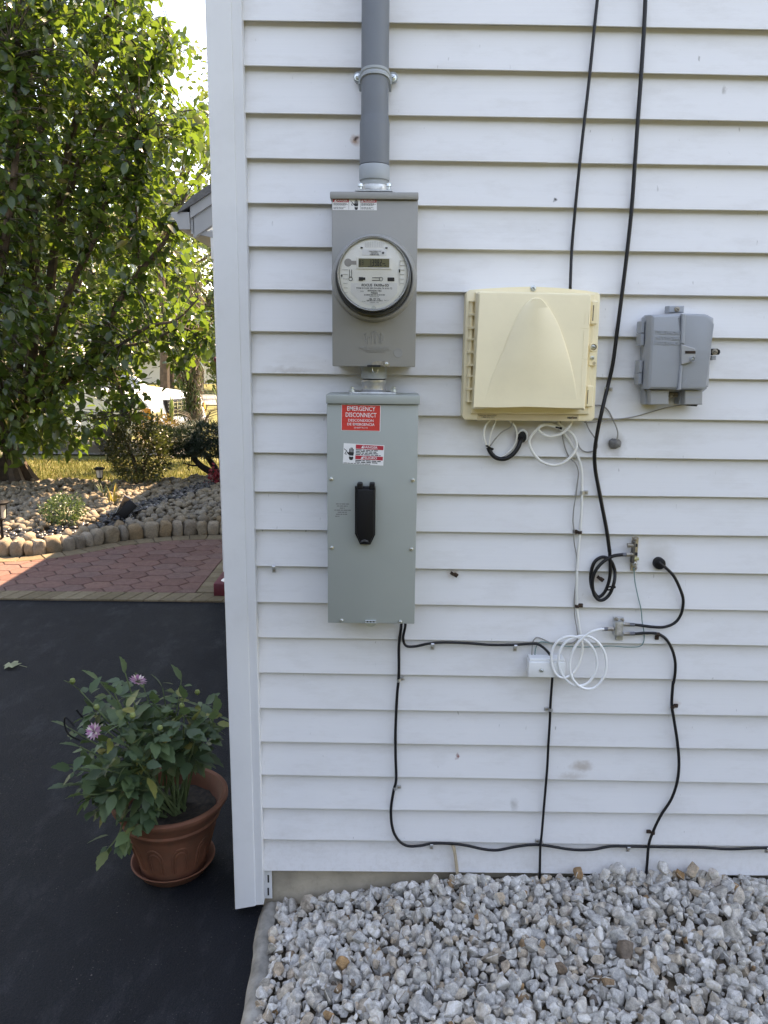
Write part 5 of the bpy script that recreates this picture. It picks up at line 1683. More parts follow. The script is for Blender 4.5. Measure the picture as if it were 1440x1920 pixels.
H_ = math.pi / 2
clip_m, clip_r, clip_w, clip_b = None, None, None, None
CL = [  # px, py, rotation about y, kind, label
    (811, 1207, H_, 'm', 'shiny metal clip on the short black cable, nearer the disconnect box'),
    (966, 1210, H_, 'm', 'shiny metal clip on the short black cable, nearer the white box'),
    (747.5, 1274, -.25, 'm', 'metal clip high on the black cable below the disconnect box'),
    (741, 1476, -.15, 'm', 'metal clip low on the black cable just above its bend'),
    (809, 1582, H_, 'm', 'metal clip on the bottom cable left of the tan cable'),
    (1014, 1576, math.pi, 'm', 'metal clip where the hanging black cable crosses the bottom cable'),
    (1177.5, 1587, H_, 'm', 'bright metal clip on the bottom cable left of the winding black cable'),
    (1438, 1589, H_, 'm', 'metal clip on the bottom cable at the far end over the gravel'),
    (1032, 1329, math.pi, 'm', 'grey clip on the black cable hanging below the white box'),
    (1090.5, 923, 0, 'm', 'small metal clip on the white cable below the beige box'),
    (1259.5, 1323, 0, 'r', 'rusty black clip at the upper part of the winding black cable'),
    (1223, 1559, math.pi, 'r', 'rusty black clip at the lower bend of the winding black cable'),
    (1086, 997, math.pi, 'r', 'rusty clip on the white cable level with the brass bracket'),
    (1081, 1135, 0, 'r', 'rusty clip on the white cable above the white coil'),
    (1136, 729, 0.1, 'm', 'pale metal clip on the thick black cable beside the beige box'),
    (1232, 1188, H_, 'r', 'dark clip under the black cable right of the splitter'),
    (848, 1074, H_ * .35, 'r', 'empty rusty clip on the bare siding right of the disconnect box'),
    (1122, 1082, H_ * .4, 'r', 'empty rusty clip inside the black coil'),
    (514, 1062, H_, 'm', 'empty grey clip under a board near the corner board')]
pm_, pr_ = None, None
for i, (px, py, ry, kd, lab) in enumerate(CL):
    src = {'m': pm_, 'r': pr_}[kd]
    if src is None:
        src = make_clip(MAT['galv'] if kd == 'm' else MAT['rust'], .0042 if kd == 'm' else .0044, lab)
        if kd == 'm': pm_ = src
        else: pr_ = src
        o = src
    else:
        o = copy_tree(src)
    o['label'] = lab
    o.location = W(px, py, 0)
    o.rotation_euler = (0, ry, 0)
# ties
def tie(px, py, y, r, ang, label):
    p = W(px, py, y)
    M = T(*p) @ Matrix.Rotation(ang, 4, 'Y')
    mb = MM(M)
    mb.lathe([(r, -.002), (r + .0008, -.002), (r + .0008, .002), (r, .002)], (0, 0, 0), 'z', 18, cap=False)
    mb.box((r, -.004, -.003), (r + .006, .002, .003), .0008, 1)
    tag(mb.build('cable_tie', MAT['black'], loc=p), label, 'cable tie')
tie(960 + 730 / 4, 980 + 492 / 4, -.012, .0105, -.3, 'black cable tie holding the black coil together')
tie(840 + 322 / 4.235, 520 + 1346 / 4.235, -.014, .008, .5, 'black cable tie around the small loop left under the beige box')
tie(960 + 555 / 6.545, 780 + 140 / 6.545, -.01, .006, .2, 'black cable tie on the white cables just under the beige box')

# ------------------------------------------------------------------ foliage tools
LEAF_V = np.array([(0, 0, 0), (.28, .2, .05), (.68, .19, .02), (1, 0, -.10), (.68, -.19, .02), (.28, -.2, .05), (.3, 0, 0), (.68, 0, -.03)], float)
LEAF_F = [(0, 1, 6), (1, 2, 7, 6), (2, 3, 7), (0, 6, 5), (6, 7, 4, 5), (7, 3, 4)]
QUAD_V = np.array([(0, 0, 0), (.5, .3, .04), (1, 0, 0), (.5, -.3, .04)], float)
QUAD_F = [(0, 1, 2, 3)]
NEED_V = np.array([(0, .03, 0), (0, -.03, 0), (1, 0, 0)], float)
NEED_F = [(0, 1, 2)]


def frames(dirs, droll):
    d = dirs / np.linalg.norm(dirs, axis=1, keepdims=True)
    up = np.tile(np.array([0, 0, 1.0]), (len(d), 1))
    up[np.abs(d[:, 2]) > .97] = (1, 0, 0)
    s = np.cross(up, d); s /= np.linalg.norm(s, axis=1, keepdims=True)
    n = np.cross(d, s)
    c, si = np.cos(droll)[:, None], np.sin(droll)[:, None]
    s2, n2 = s * c + n * si, -s * si + n * c
    return np.stack([d, s2, n2], axis=2)  # columns


def leaves_np(pos, dirs, size, roll, V=LEAF_V, width=1.0):
    R = frames(dirs, roll)
    base = V * np.array([1, width, 1])
    out = np.einsum('nij,vj->nvi', R, base) * size[:, None, None] + pos[:, None, :]
    return out.reshape(-1, 3), R


def leaf_faces(n, Fc, k):
    return [tuple(a + i * k for a in f) for i in range(n) for f in Fc]


def cloud(name, pos, dirs, size, roll, m, parent=None, V=LEAF_V, Fc=LEAF_F, width=1.0, kind='stuff', smooth=True):
    off = np.array(wloc(parent)) if parent else np.zeros(3)
    VV, _ = leaves_np(pos, dirs, size, roll, V, width)
    me = np_build(name, VV - off, leaf_faces(len(pos), Fc, len(V)), m, None, smooth)
    o = bpy.data.objects.new(name, me)
    COL.objects.link(o)
    if parent: o.parent = parent
    if kind: o['kind'] = kind
    return o


def leaf_objects(name, pos, dirs, size, roll, m, parent, V=LEAF_V, Fc=LEAF_F, width=1.0):
    me = np_build(name, V * np.array([1, width, 1]), [tuple(f) for f in Fc], m, None, True)
    R = frames(dirs, roll)
    pl = np.array(wloc(parent))
    for i in range(len(pos)):
        o = bpy.data.objects.new(name, me)
        M = Matrix([list(R[i][0] * size[i]) + [pos[i][0] - pl[0]], list(R[i][1] * size[i]) + [pos[i][1] - pl[1]], list(R[i][2] * size[i]) + [pos[i][2] - pl[2]], [0, 0, 0, 1]])
        COL.objects.link(o)
        o.parent = parent
        o.matrix_local = M


def rand_dirs(n, zb=0.0, rng=RNG):
    d = rng.normal(size=(n, 3))
    d[:, 2] = d[:, 2] * .7 + zb
    return d / np.linalg.norm(d, axis=1, keepdims=True)


def in_poly(x, y, poly):
    c = False
    for i in range(len(poly)):
        (x1, y1), (x2, y2) = poly[i - 1], poly[i]
        if (y1 > y) != (y2 > y) and x < (x2 - x1) * (y - y1) / (y2 - y1) + x1:
            c = not c
    return c


# ------------------------------------------------------------------ the big broad leaved tree
TB = G(12, 912, .06)
tree = thing('broadleaf_tree', TB, 'large broad leaved tree with many dark upright stems behind the rock bed', 'tree')
def tpt(px, py, y): return W(px, py, y)
Y0 = TB.y
stems = []
def stem(pts, r0, r1):
    P = catmull([tpt(*p) for p in pts], 8)
    stems.append(P)
    rs = [r0 + (r1 - r0) * i / (len(P) - 1) for i in range(len(P))]
    return P, rs
trunk = MB()
P = catmull([TB + Vector((0, 0, -.1)), TB + Vector((.0, 0, .1)), TB + Vector((.03, 0, .45)), TB + Vector((.06, 0, .85))], 6)
trunk.tube(P, [.30, .29, .27, .24, .21, .195, .185, .18, .175, .17, .165, .16, .16, .155, .155, .15, .15, .15, .15][:len(P)], 14)
for v in range(6):
    a = v * 1.05 + .3
    trunk.tube(catmull([TB + Vector((math.cos(a) * .42, math.sin(a) * .34, -.04)), TB + Vector((math.cos(a) * .27, math.sin(a) * .22, .07)), TB + Vector((math.cos(a) * .16, math.sin(a) * .13, .34))], 5), [.05, .06, .075, .085, .09, .09, .085, .08, .07, .06, .05][:11], 8)
trunk.build('trunk', MAT['bark'], tree)
fork = to_px(TB + Vector((.06, 0, .8)))
fx, fy = fork[0], fork[1]
SD = [([(fx, fy, Y0), (30, 700, Y0), (38, 560, Y0 + .1), (45, 400, Y0 + .2), (50, 220, Y0 + .2), (60, 20, Y0 + .3), (70, -200, Y0 + .3)], .085, .03),
      ([(fx, fy, Y0), (55, 700, Y0 - .1), (62, 580, Y0 - .3), (66, 450, Y0 - .4), (72, 300, Y0 - .4), (90, 120, Y0 - .3), (130, -120, Y0 - .2)], .075, .025),
      ([(fx + 5, fy, Y0), (75, 700, Y0 + .1), (92, 560, Y0 + .3), (105, 440, Y0 + .3), (125, 300, Y0 + .3), (150, 200, Y0 + .3), (200, 60, Y0 + .4), (235, -80, Y0 + .4)], .07, .022),
      ([(fx + 8, fy + 10, Y0), (95, 730, Y0 - .2), (150, 690, Y0 - .4), (190, 640, Y0 - .5), (215, 580, Y0 - .5), (262, 510, Y0 - .5), (307, 455, Y0 - .5), (335, 395, Y0 - .5)], .06, .016),
      ([(70, 690, Y0), (110, 600, Y0 - .4), (140, 520, Y0 - .6), (168, 470, Y0 - .6), (190, 410, Y0 - .6), (200, 350, Y0 - .6)], .045, .014),
      ([(100, 480, Y0 + .3), (130, 360, Y0), (153, 297, Y0 - .1), (190, 240, Y0 - .2), (230, 188, Y0 - .2), (285, 130, Y0 - .2), (330, 90, Y0 - .2)], .045, .012),
      ([(120, 330, Y0 + .3), (145, 230, Y0 + .5), (158, 130, Y0 + .6), (175, 60, Y0 + .6), (210, 20, Y0 + .6), (245, -60, Y0 + .6)], .04, .012),
      ([(150, 690, Y0 - .4), (220, 650, Y0 - .7), (280, 612, Y0 - .8), (330, 600, Y0 - .8), (372, 560, Y0 - .8)], .025, .008),
      ([(225, 650, Y0 - .7), (280, 640, Y0 - .6), (340, 615, Y0 - .5), (385, 640, Y0 - .5)], .018, .007),
      ([(fx, fy, Y0), (-20, 700, Y0 + .3), (-70, 560, Y0 + .4), (-110, 380, Y0 + .5), (-160, 150, Y0 + .5), (-190, -120, Y0 + .5)], .08, .025),
      ([(fx, fy, Y0), (0, 720, Y0 - .6), (-10, 600, Y0 - 1.0), (10, 450, Y0 - 1.1), (30, 280, Y0 - 1.2), (20, 80, Y0 - 1.2)], .07, .02),
      ([(fx, fy, Y0), (60, 740, Y0 + .7), (120, 620, Y0 + 1.2), (160, 480, Y0 + 1.4), (200, 330, Y0 + 1.5), (250, 200, Y0 + 1.6), (310, 60, Y0 + 1.6)], .07, .018),
      ([(190, 640, Y0 - .5), (230, 740, Y0 - .7), (245, 790, Y0 - .9)], .02, .006),
      ([(262, 510, Y0 - .5), (256, 420, Y0 - .6), (257, 330, Y0 - .7), (262, 240, Y0 - .7)], .016, .006)]
for pts, a, b_ in SD:
    P, rs = stem(pts, a, b_)
    MB().tube(P, rs, 8).build('branch', MAT['bark'], tree, ang=None)
NODES = np.array([p[:] for P in stems for p in P])
CROWN = [(-420, 760), (-330, 830), (-150, 870), (60, 868), (140, 858), (168, 835), (205, 805), (245, 782), (285, 745), (300, 700), (352, 690), (395, 640), (388, 600), (372, 565), (340, 560), (345, 520),
         (372, 470), (362, 430), (345, 415), (372, 380), (392, 340), (402, 250), (398, 205), (350, 190), (322, 150), (352, 110), (360, 70), (330, 60), (290, 30), (255, -20), (290, -60), (260, -180), (120, -330), (-150, -360), (-380, -200), (-520, 100), (-540, 450)]
tw = MB()
lp_, ld_, ls_ = [], [], []
rt = np.random.default_rng(21)
ncl = 0
while ncl < 3700:
    px, py = rt.uniform(-540, 405), rt.uniform(-360, 872)
    if not in_poly(px, py, CROWN): continue
    if px < -60 and rt.random() < .55: continue
    if py < -30 and rt.random() < .4: continue
    # thin, see-through pockets in the right half of the crown
    hole_ = noise.noise(Vector((px / 85, py / 85, 3.3)))
    if px > 130 and hole_ > .28 and rt.random() < .75: continue
    if px > 285 and py < 560 and rt.random() < .35: continue
    inner = min(1, max(0, (395 - px) / 300))
    yc = Y0 + rt.uniform(-1.5, 1.9) * (.45 + .55 * inner)
    c = np.array(tpt(px, py, yc))
    if c[2] < 0.42: continue
    ncl += 1
    k = np.argmin(np.sum((NODES - c) ** 2, axis=1))
    a = Vector(NODES[k]); cv = Vector(c)
    dd = (cv - a)
    if dd.length > 1e-3:
        mid = a + dd * .5 + Vector((0, 0, .06 * dd.length))
        if dd.length < .8:
            tw.tube(catmull([a, mid, cv], 3), [.007, .006, .006, .005, .004, .004, .003][:7], 4, cap=False)
        dirn = dd.normalized()
    else:
        dirn = Vector((0, 0, 1))
    nl = int(rt.integers(6, 11))
    for i in range(nl):
        t = i / nl
        p = cv - dirn * (.30 * t) + Vector(rt.normal(size=3)) * .05
        ldv = dirn * .5 + Vector(rt.normal(size=3)) * .75 + Vector((0, 0, -.45))
        lp_.append(p[:]); ld_.append(ldv[:]); ls_.append(rt.uniform(.075, .145))
tw.build('twig', MAT['twig'], tree, ang=None, recalc=False)
lp_, ld_, ls_ = np.array(lp_), np.array(ld_), np.array(ls_)
roll = rt.normal(size=len(lp_)) * .7
sc_ = np.array([score(Vector(p), s) for p, s in zip(lp_, ls_)])
order = np.argsort(-sc_)
top, rest = order[:300], order[300:]
leaf_objects('leaf', lp_[top], ld_[top], ls_[top], roll[top], MAT['treeleaf'], tree, width=1.35)
cloud('crown', lp_[rest], ld_[rest], ls_[rest], roll[rest], MAT['treeleaf'], tree, width=1.35)


# ------------------------------------------------------------------ shrubs and bed plants
def blob_shrub(name, label, cat, base, rx, ry, h, n, size, m, stemm, zlow=.08, rng=None, V=LEAF_V, Fc=LEAF_F, width=1.2, nstem=7, lump=.25):
    rng = rng or RNG
    t = thing(name, base, label, cat)
    mb = MB()
    for i in range(nstem):
        a = rng.uniform(0, 6.28)
        q = base + Vector((math.cos(a) * rx * .55, math.sin(a) * ry * .55, h * rng.uniform(.55, .85)))
        mb.tube(catmull([base + Vector((math.cos(a) * .03, math.sin(a) * .03, -.03)), base + Vector((math.cos(a) * rx * .2, math.sin(a) * ry * .2, h * .35)), q], 4), [.014, .013, .012, .011, .010, .008, .007, .006, .004], 6)
    mb.build('stem', stemm, t, ang=None)
    pos, o = [], Vector(rng.uniform(-20, 20, 3))
    while len(pos) < n:
        v = Vector(rng.normal(size=3)).normalized()
        rad = (1 + lump * noise.noise(v * 2.2 + o) + lump * .7 * noise.noise(v * 5 + o)) * rng.uniform(.25, 1.0) ** .35
        p = Vector((v.x * rx * rad, v.y * ry * rad, h * .52 + v.z * h * .5 * rad))
        if p.z > zlow: pos.append((base + p)[:])
    pos = np.array(pos)
    out = pos - np.array((base + Vector((0, 0, h * .4)))[:])
    d = out / (np.linalg.norm(out, axis=1, keepdims=True) + 1e-6) + rng.normal(size=(n, 3)) * .7
    s = rng.uniform(.7, 1.3, n) * size
    sc = np.array([score(Vector(p), q) for p, q in zip(pos, s)])
    cloud('foliage', pos, d, s, rng.normal(size=n) * .8, m, t, V, Fc, width)
    return t


rb = np.random.default_rng(31)
b_ = W(264, 915, 6.75); b_.z = .11
blob_shrub('round_shrub', 'dense dark rounded shrub with small leaves beside the solar lantern', 'shrub', b_, .36, .36, .80, 5200, .034, MAT['shrubleaf'], MAT['bark'], rng=rb, lump=.3)
b_ = G(120, 985, .1)
blob_shrub('small_shrub', 'small bright green shrub among pale rocks in front of the big tree', 'shrub', b_, .185, .17, .27, 1500, .024, MAT['smallshrub'], MAT['stem'], .02, rng=rb, lump=.35)
b_ = W(272, 775, 8.3); b_.z = .0
blob_shrub('round_shrub', 'yellowing reddish twiggy shrub behind the dark rounded shrub near the white car', 'shrub', W(300, 850, 8.2), .34, .3, .50, 1300, .04, leaf_mat('autumn_leaf', [(0, (.06, .06, .02)), (.6, (.12, .09, .03)), (1, (.2, .1, .04))], .5, .3, (.3, .2, .05)), MAT['bark'], rng=rb)

# dark clipped juniper with a twisted trunk
jb = W(436, 912, 7.3); jb.z = .08
jun = thing('juniper', jb, 'dark spreading juniper with a crooked black trunk next to the house corner', 'shrub')
def jt(px, py, y): return W(px, py, y)
mb = MB()
mb.tube(catmull([jb, jt(418, 896, 7.3), jt(398, 886, 7.25), jt(375, 872, 7.2), jt(356, 848, 7.2), jt(340, 830, 7.2)], 6), [.06 - .0013 * i for i in range(31)], 9)
mb.tube(catmull([jt(412, 893, 7.3), jt(402, 875, 7.35), jt(385, 852, 7.4), jt(372, 835, 7.4), jt(360, 820, 7.4)], 6), [.045 - .0012 * i for i in range(25)], 8)
mb.tube(catmull([jb, jt(430, 880, 7.3), jt(418, 858, 7.3), jt(415, 835, 7.3)], 6), [.05 - .0015 * i for i in range(19)], 8)
mb.tube(catmull([jt(375, 872, 7.2), jt(362, 873, 7.15), jt(350, 870, 7.12), jt(343, 868, 7.1)], 5), [.014 - .0006 * i for i in range(16)], 6)
mb.tube(catmull([jt(356, 871, 7.12), jt(352, 878, 7.1), jt(356, 882, 7.1)], 4), [.008] * 9, 5)
mb.build('trunk', pm('juniper_bark', (.022, .017, .014), .9, var=.4, scale=20, bmp=.8, bscale=60), jun, ang=.9)
pos, dr = [], []
rj = np.random.default_rng(8)
for (px, py, yy_, a, c, hz) in ((330, 822, 7.2, .30, .3, .10), (375, 812, 7.3, .36, .35, .13), (420, 822, 7.35, .36, .35, .16), (395, 842, 7.2, .26, .3, .10), (345, 845, 7.2, .22, .25, .08), (455, 815, 7.4, .3, .3, .15), (300, 812, 7.2, .18, .2, .07)):
    q = jt(px, py, yy_)
    for _ in range(1700):
        v = Vector(rj.normal(size=3)).normalized() * rj.uniform(.3, 1) ** .4
        lump = 1 + .3 * noise.noise(v * 3 + q)
        pos.append((q + Vector((v.x * a, v.y * c, v.z * hz)) * lump)[:]); dr.append((v + Vector(rj.normal(size=3)) * .6 + Vector((0, 0, .25)))[:])
pos, dr = np.array(pos), np.array(dr)
cloud('foliage', pos, dr, rj.uniform(.04, .085, len(pos)), rj.normal(size=len(pos)), MAT['juniper'], jun, NEED_V * np.array([1, 3.0, 1]), NEED_F)


def blades(name, label, cat, base, n, h, spread, m, wdt=.012, rng=None, part='leaf', lean=.5):
    rng = rng or RNG
    t = thing(name, base, label, cat)
    for i in range(n):
        a = rng.uniform(0, 6.28); l = h * rng.uniform(.6, 1.1); ln = rng.uniform(.1, lean) * 1.0
        d = Vector((math.cos(a), math.sin(a), 0)); s_ = Vector((-math.sin(a), math.cos(a), 0)) * wdt
        b0 = base + d * rng.uniform(0, spread)
        vs = []
        for k in range(5):
            u = k / 4
            c = b0 + d * (ln * l * u * u) + Vector((0, 0, l * (u - .25 * ln * u * u)))
            w_ = s_ * (1 - u ** 2.2 * .95)
            vs += [c - w_, c + w_]
        MB().add(vs, [(2 * k, 2 * k + 1, 2 * k + 3, 2 * k + 2) for k in range(4)]).build(part, m, t, ang=None, recalc=False)
    return t


blades('grass_tuft', 'yellow green grass tuft leaning over the pale rocks beside the black spotlight', 'grass tuft', G(212, 948, .1), 26, .24, .06, MAT['yellowgrass'], .006, rb, lean=1.1)
blades('grass_tuft', 'green stemmed weed tuft sprouting right of the solar lantern stake', 'grass tuft', G(196, 935, .1), 12, .26, .05, MAT['iris'], .005, rb, lean=.9)
blades('strap_plant', 'green strap leaved plant standing beside the white car front', 'plant', W(322, 790, 10.6), 16, .55, .10, MAT['iris'], .018, rb, lean=.5)
blades('strap_plant', 'green strap leaved plant partly hidden behind the house corner board', 'plant', W(415, 775, 10.2), 16, .50, .10, MAT['iris'], .018, rb, lean=.4)

# tall half-dead column shrub
ab = W(362, 822, 9.6); ab.z = 0.0
arb = thing('column_shrub', ab, 'tall half dead column shrub with brown top and green lower stems', 'shrub')
mb = MB()
ra_ = np.random.default_rng(14)
pos, dr, pos2, dr2 = [], [], [], []
for i in range(11):
    a = ra_.uniform(0, 6.28); hgt = ra_.uniform(1.5, 2.6); sp_ = ra_.uniform(.05, .26)
    P = catmull([ab + Vector((math.cos(a) * .03, math.sin(a) * .03, -.03)), ab + Vector((math.cos(a) * sp_ * .35, math.sin(a) * sp_ * .35, hgt * .4)), ab + Vector((math.cos(a) * sp_, math.sin(a) * sp_, hgt))], 8)
    mb.tube(P, [.018 - .0008 * k for k in range(len(P))], 6)
    for _ in range(360):
        k = ra_.integers(3, len(P)); q = P[k] + Vector(ra_.normal(size=3)) * np.array(.06)
        tgt = (pos, dr) if (q.z > 1.25 + ra_.normal() * .25 or math.cos(a) > .75) else (pos2, dr2)
        tgt[0].append(q[:]); tgt[1].append((Vector(ra_.normal(size=3)) * .4 + Vector((0, 0, 1)))[:])
mb.build('stem', MAT['twig'], arb, ang=None)
cloud('dry_foliage', np.array(pos), np.array(dr), ra_.uniform(.07, .14, len(pos)), ra_.normal(size=len(pos)), MAT['dryleaf'], arb, NEED_V * np.array([1, 2.5, 1]), NEED_F)
cloud('green_foliage', np.array(pos2), np.array(dr2), ra_.uniform(.07, .15, len(pos2)), ra_.normal(size=len(pos2)), MAT['smallshrub'], arb, NEED_V * np.array([1, 2.5, 1]), NEED_F)
# dead stick clump at its foot
db = thing('dry_bush', W(372, 815, 9.3), 'low clump of bare brown twigs at the foot of the half dead shrub', 'bush')
mb = MB()
for i in range(70):
    a = ra_.uniform(0, 6.28); l = ra_.uniform(.2, .6); q = wloc(db)
    mb.tube([q, q + Vector((math.cos(a) * l * .35, math.sin(a) * l * .35, l * .6)), q + Vector((math.cos(a) * l * .8, math.sin(a) * l * .8, l * .75))], [.005, .004, .002], 4, cap=False)
mb.build('twig', MAT['dryleaf'], db, ang=None, recalc=False)


# ------------------------------------------------------------------ solar lanterns, spotlight, red ornament
def lantern(base, label, sc=1.0):
    t = thing('solar_lantern', base, label, 'garden light', 'solar garden lanterns in the rock bed')
    def L_(prof, name, m, p=t, n=20):
        return MB().lathe([(r * sc, h * sc) for r, h in prof], base, 'z', n).build(name, m, p, ang=.5)
    L_([(.008, -.05), (.009, .16)], 'stake', MAT['black'], n=10)
    L_([(.012, .155), (.030, .165), (.034, .172), (.030, .178)], 'collar', MAT['black'])
    L_([(.029, .178), (.036, .265)], 'glass', MAT['frost'])
    cp = L_([(.048, .262), (.060, .268), (.060, .276), (.040, .288), (.012, .292)], 'cap', MAT['black'])
    L_([(.030, .2885), (.028, .2925), (.0005, .293)], 'solar_panel', MAT['carglass'], cp, 12)
    mb = MB()
    for k in range(4):
        a = k * H_ + .5
        mb.tube([base + Vector((math.cos(a) * .032, math.sin(a) * .032, .175)) * sc, base + Vector((math.cos(a) * .039, math.sin(a) * .039, .268)) * sc], .003 * sc, 5)
    mb.build('rib', MAT['black'], t)
    return t


lantern(G(189, 925, .1), 'black solar lantern on a stake beside the dark rounded shrub')
lantern(G(6, 1022, .06), 'black solar lantern at the left picture edge behind the edging stones', 1.3)
sb = G(246, 975, .1)
spt = thing('garden_spotlight', sb, 'black garden spotlight tipped over on the dark pebbles', 'garden light')
M = T(sb.x - .03, sb.y, sb.z + .10) @ Matrix.Rotation(.75, 4, 'Y') @ Matrix.Rotation(-.3, 4, 'X')
MB().box((-.045, -.03, -.085), (.045, .03, .085), .008, 2, M=M).build('head', MAT['black'], spt)
M2 = T(sb.x - .075, sb.y + .04, sb.z + .13) @ Matrix.Rotation(.5, 4, 'Y')
MB().box((-.035, -.008, -.10), (.035, .008, .09), .003, 1, M=M2).build('solar_panel', MAT['carglass'], spt)
MB().tube([sb + Vector((.02, 0, .08)), sb + Vector((.06, -.01, -.03))], .010, 8).build('stake', MAT['black'], spt)
rf = W(408, 898, 6.8)
ro = thing('red_flowers', Vector((rf.x, rf.y, .1)), 'small clump of dark red flowers at the corner board beside the juniper trunk', 'flowers')
pos = np.array([(rf.x + RNG.normal() * .045, rf.y + RNG.normal() * .05, .1 + abs(RNG.normal()) * .09 + .03) for _ in range(160)])
cloud('bloom', pos, rand_dirs(160, .3), RNG.uniform(.03, .05, 160), RNG.normal(size=160), MAT['redflower'], ro, kind=None, width=1.4)
MB().tube([Vector((rf.x, rf.y, .08)), Vector((rf.x, rf.y, .2))], .006, 6).build('stem', MAT['stem'], ro)
rp = W(404.5, 674, 9.0)
orn = thing('red_ornament', Vector((rp.x, rp.y, 0)), 'dark red ball ornament on a thin stake beside the half dead shrub', 'ornament')
MB().tube([Vector((rp.x, rp.y, -.03)), Vector((rp.x, rp.y, rp.z - .03))], .006, 6).build('stake', MAT['twig'], orn)
MB().lathe([(.001, -.036), (.018, -.03), (.031, -.015), (.035, 0), (.031, .015), (.018, .03), (.001, .036)], rp, 'z', 16).build('ball', MAT['maroon'], orn)

# maroon block with grey post foot by the corner
mk = G(414, 1119, .012)
mkr = thing('porch_block', mk, 'dark maroon block carrying a pale grey post foot beside the corner board', 'block')
a = mk + Vector((-.005, 0, 0))
MB().box((a.x - .045, a.y, .012), (a.x + .35, a.y + .3, .105), .012, 2).build('block', MAT['maroon'], mkr)
c = W(419, 1085, a.y + .06)
MB().lathe([(.052, .105), (.050, .112), (.030, .128), (.026, .135)], (c.x + .035, c.y, 0), 'z', 4, M=None).build('flared_foot', MAT['trim'], mkr, ang=.2)
MB().box((c.x + .009, c.y - .022, .13), (c.x + .06, c.y + .022, .30), .004, 2).build('post', MAT['housegrey'], mkr)

# dry leaf on the drive
lf = G(22, 1249, .006)
mb = MB()
out = [(0, 0), (.016, .018), (.03, .012), (.032, .034), (.055, .03), (.06, .012), (.085, .01), (.06, -.006), (.062, -.03), (.04, -.018), (.028, -.034), (.018, -.012)]
mb.add([(lf.x - .045 + p_[0] * 1.1, lf.y + p_[1] * 1.5, .006 + .012 * abs(math.sin(i * 1.3))) for i, p_ in enumerate(out)] + [(lf.x - .005, lf.y, .02)], [(i, (i + 1) % 12, 12) for i in range(12)])
mb.tube([Vector((lf.x + .04, lf.y, .012)), Vector((lf.x + .085, lf.y - .01, .006))], .0012, 4)
tag(mb.build('fallen_leaf', pm('pale_leaf', (.22, .24, .14), .7, var=.15), loc=lf, recalc=False), 'curled pale green leaf lying on the dark asphalt drive', 'leaf')

# ------------------------------------------------------------------ terracotta pot, saucer, dahlia
PC = Vector((-.672, .205, 0))
sau = MB().lathe([(.0005, .002), (.098, .002), (.106, .006), (.128, .038), (.131, .041), (.127, .042), (.121, .038), (.102, .012), (.0005, .010)], PC, 'z', 48).build('saucer', MAT['terracotta'], loc=PC, ang=.7)
tag(sau, 'terracotta saucer under the flower pot on the asphalt', 'saucer')
pot = thing('flower_pot', PC + Vector((0, 0, .012)), 'large terracotta flower pot with raised arches standing by the corner board', 'flower pot')
prof = [(.0005, .013), (.098, .013), (.102, .018), (.108, .05), (.138, .165), (.145, .185), (.152, .19), (.154, .197), (.151, .203), (.159, .218), (.171, .236), (.178, .246), (.178, .254), (.172, .259), (.162, .257), (.153, .245), (.142, .215), (.136, .19)]
MB().lathe(prof, PC, 'z', 64).build('body', MAT['terracotta'], pot, ang=.7)
mb = MB()
def potr(z): return float(np.interp(z, [.018, .05, .165, .185], [.102, .108, .138, .145]))
for k in range(10):
    a0 = k * 2 * math.pi / 10 + .15
    for ww in (.2, .13):
        pts = []
        for t in np.linspace(0, math.pi, 11):
            a = a0 + ww * math.cos(t) ; z = .105 + (.045 if ww > .15 else .028) * math.sin(t)
            pts.append((a, z))
        pts = [(a0 + ww, .055)] + pts + [(a0 - ww, .055)]
        mb.tube([Vector((PC.x + (potr(z) + .0005) * math.cos(a), PC.y + (potr(z) + .0005) * math.sin(a), z)) for a, z in pts], .0026, 6)
mb.build('raised_arch', MAT['terracotta'], pot, ang=None)
mb = MB()
vs, fs = [(PC.x, PC.y, .212)], []
for j in range(1, 9):
    for i in range(40):
        a = 2 * math.pi * i / 40; r_ = .139 * j / 8
        x_, y_ = PC.x + r_ * math.cos(a), PC.y + r_ * math.sin(a)
        vs.append((x_, y_, .208 + .012 * noise.noise(Vector((x_ * 22, y_ * 22, 0))) + .007 * noise.noise(Vector((x_ * 70, y_ * 70, 0)))))
for i in range(40): fs.append((0, 1 + i, 1 + (i + 1) % 40))
for j in range(7):
    for i in range(40):
        a, b2 = 1 + j * 40 + i, 1 + j * 40 + (i + 1) % 40
        fs.append((a, a + 40, b2 + 40, b2))
MB().add(vs, fs).build('soil', MAT['soil'], pot, ang=1.2)

# leaf with toothed edge, gently arched, tip along +x
def toothed(n=9, bend=.16, fold=.10):
    top, mid = [], []
    us = np.linspace(0, 1, n)
    for i, u in enumerate(us):
        w_ = .30 * math.sin(math.pi * min(1, u ** .75)) * (1 - .25 * u) + .004
        w_ *= 1.0 if i % 2 == 0 else 1.16
        z = -bend * u * u + .05 * u
        top.append((u + (.035 if i % 2 else 0) * (u < .95), w_, z + fold * w_))
        mid.append((u, 0, z - .012))
    V = top + mid + [(a, -b2, c2) for a, b2, c2 in top]
    Fc = []
    for i in range(n - 1):
        Fc.append((i, i + 1, n + i + 1, n + i)); Fc.append((n + i, n + i + 1, 2 * n + i + 1, 2 * n + i))
    return np.array(V, float), Fc


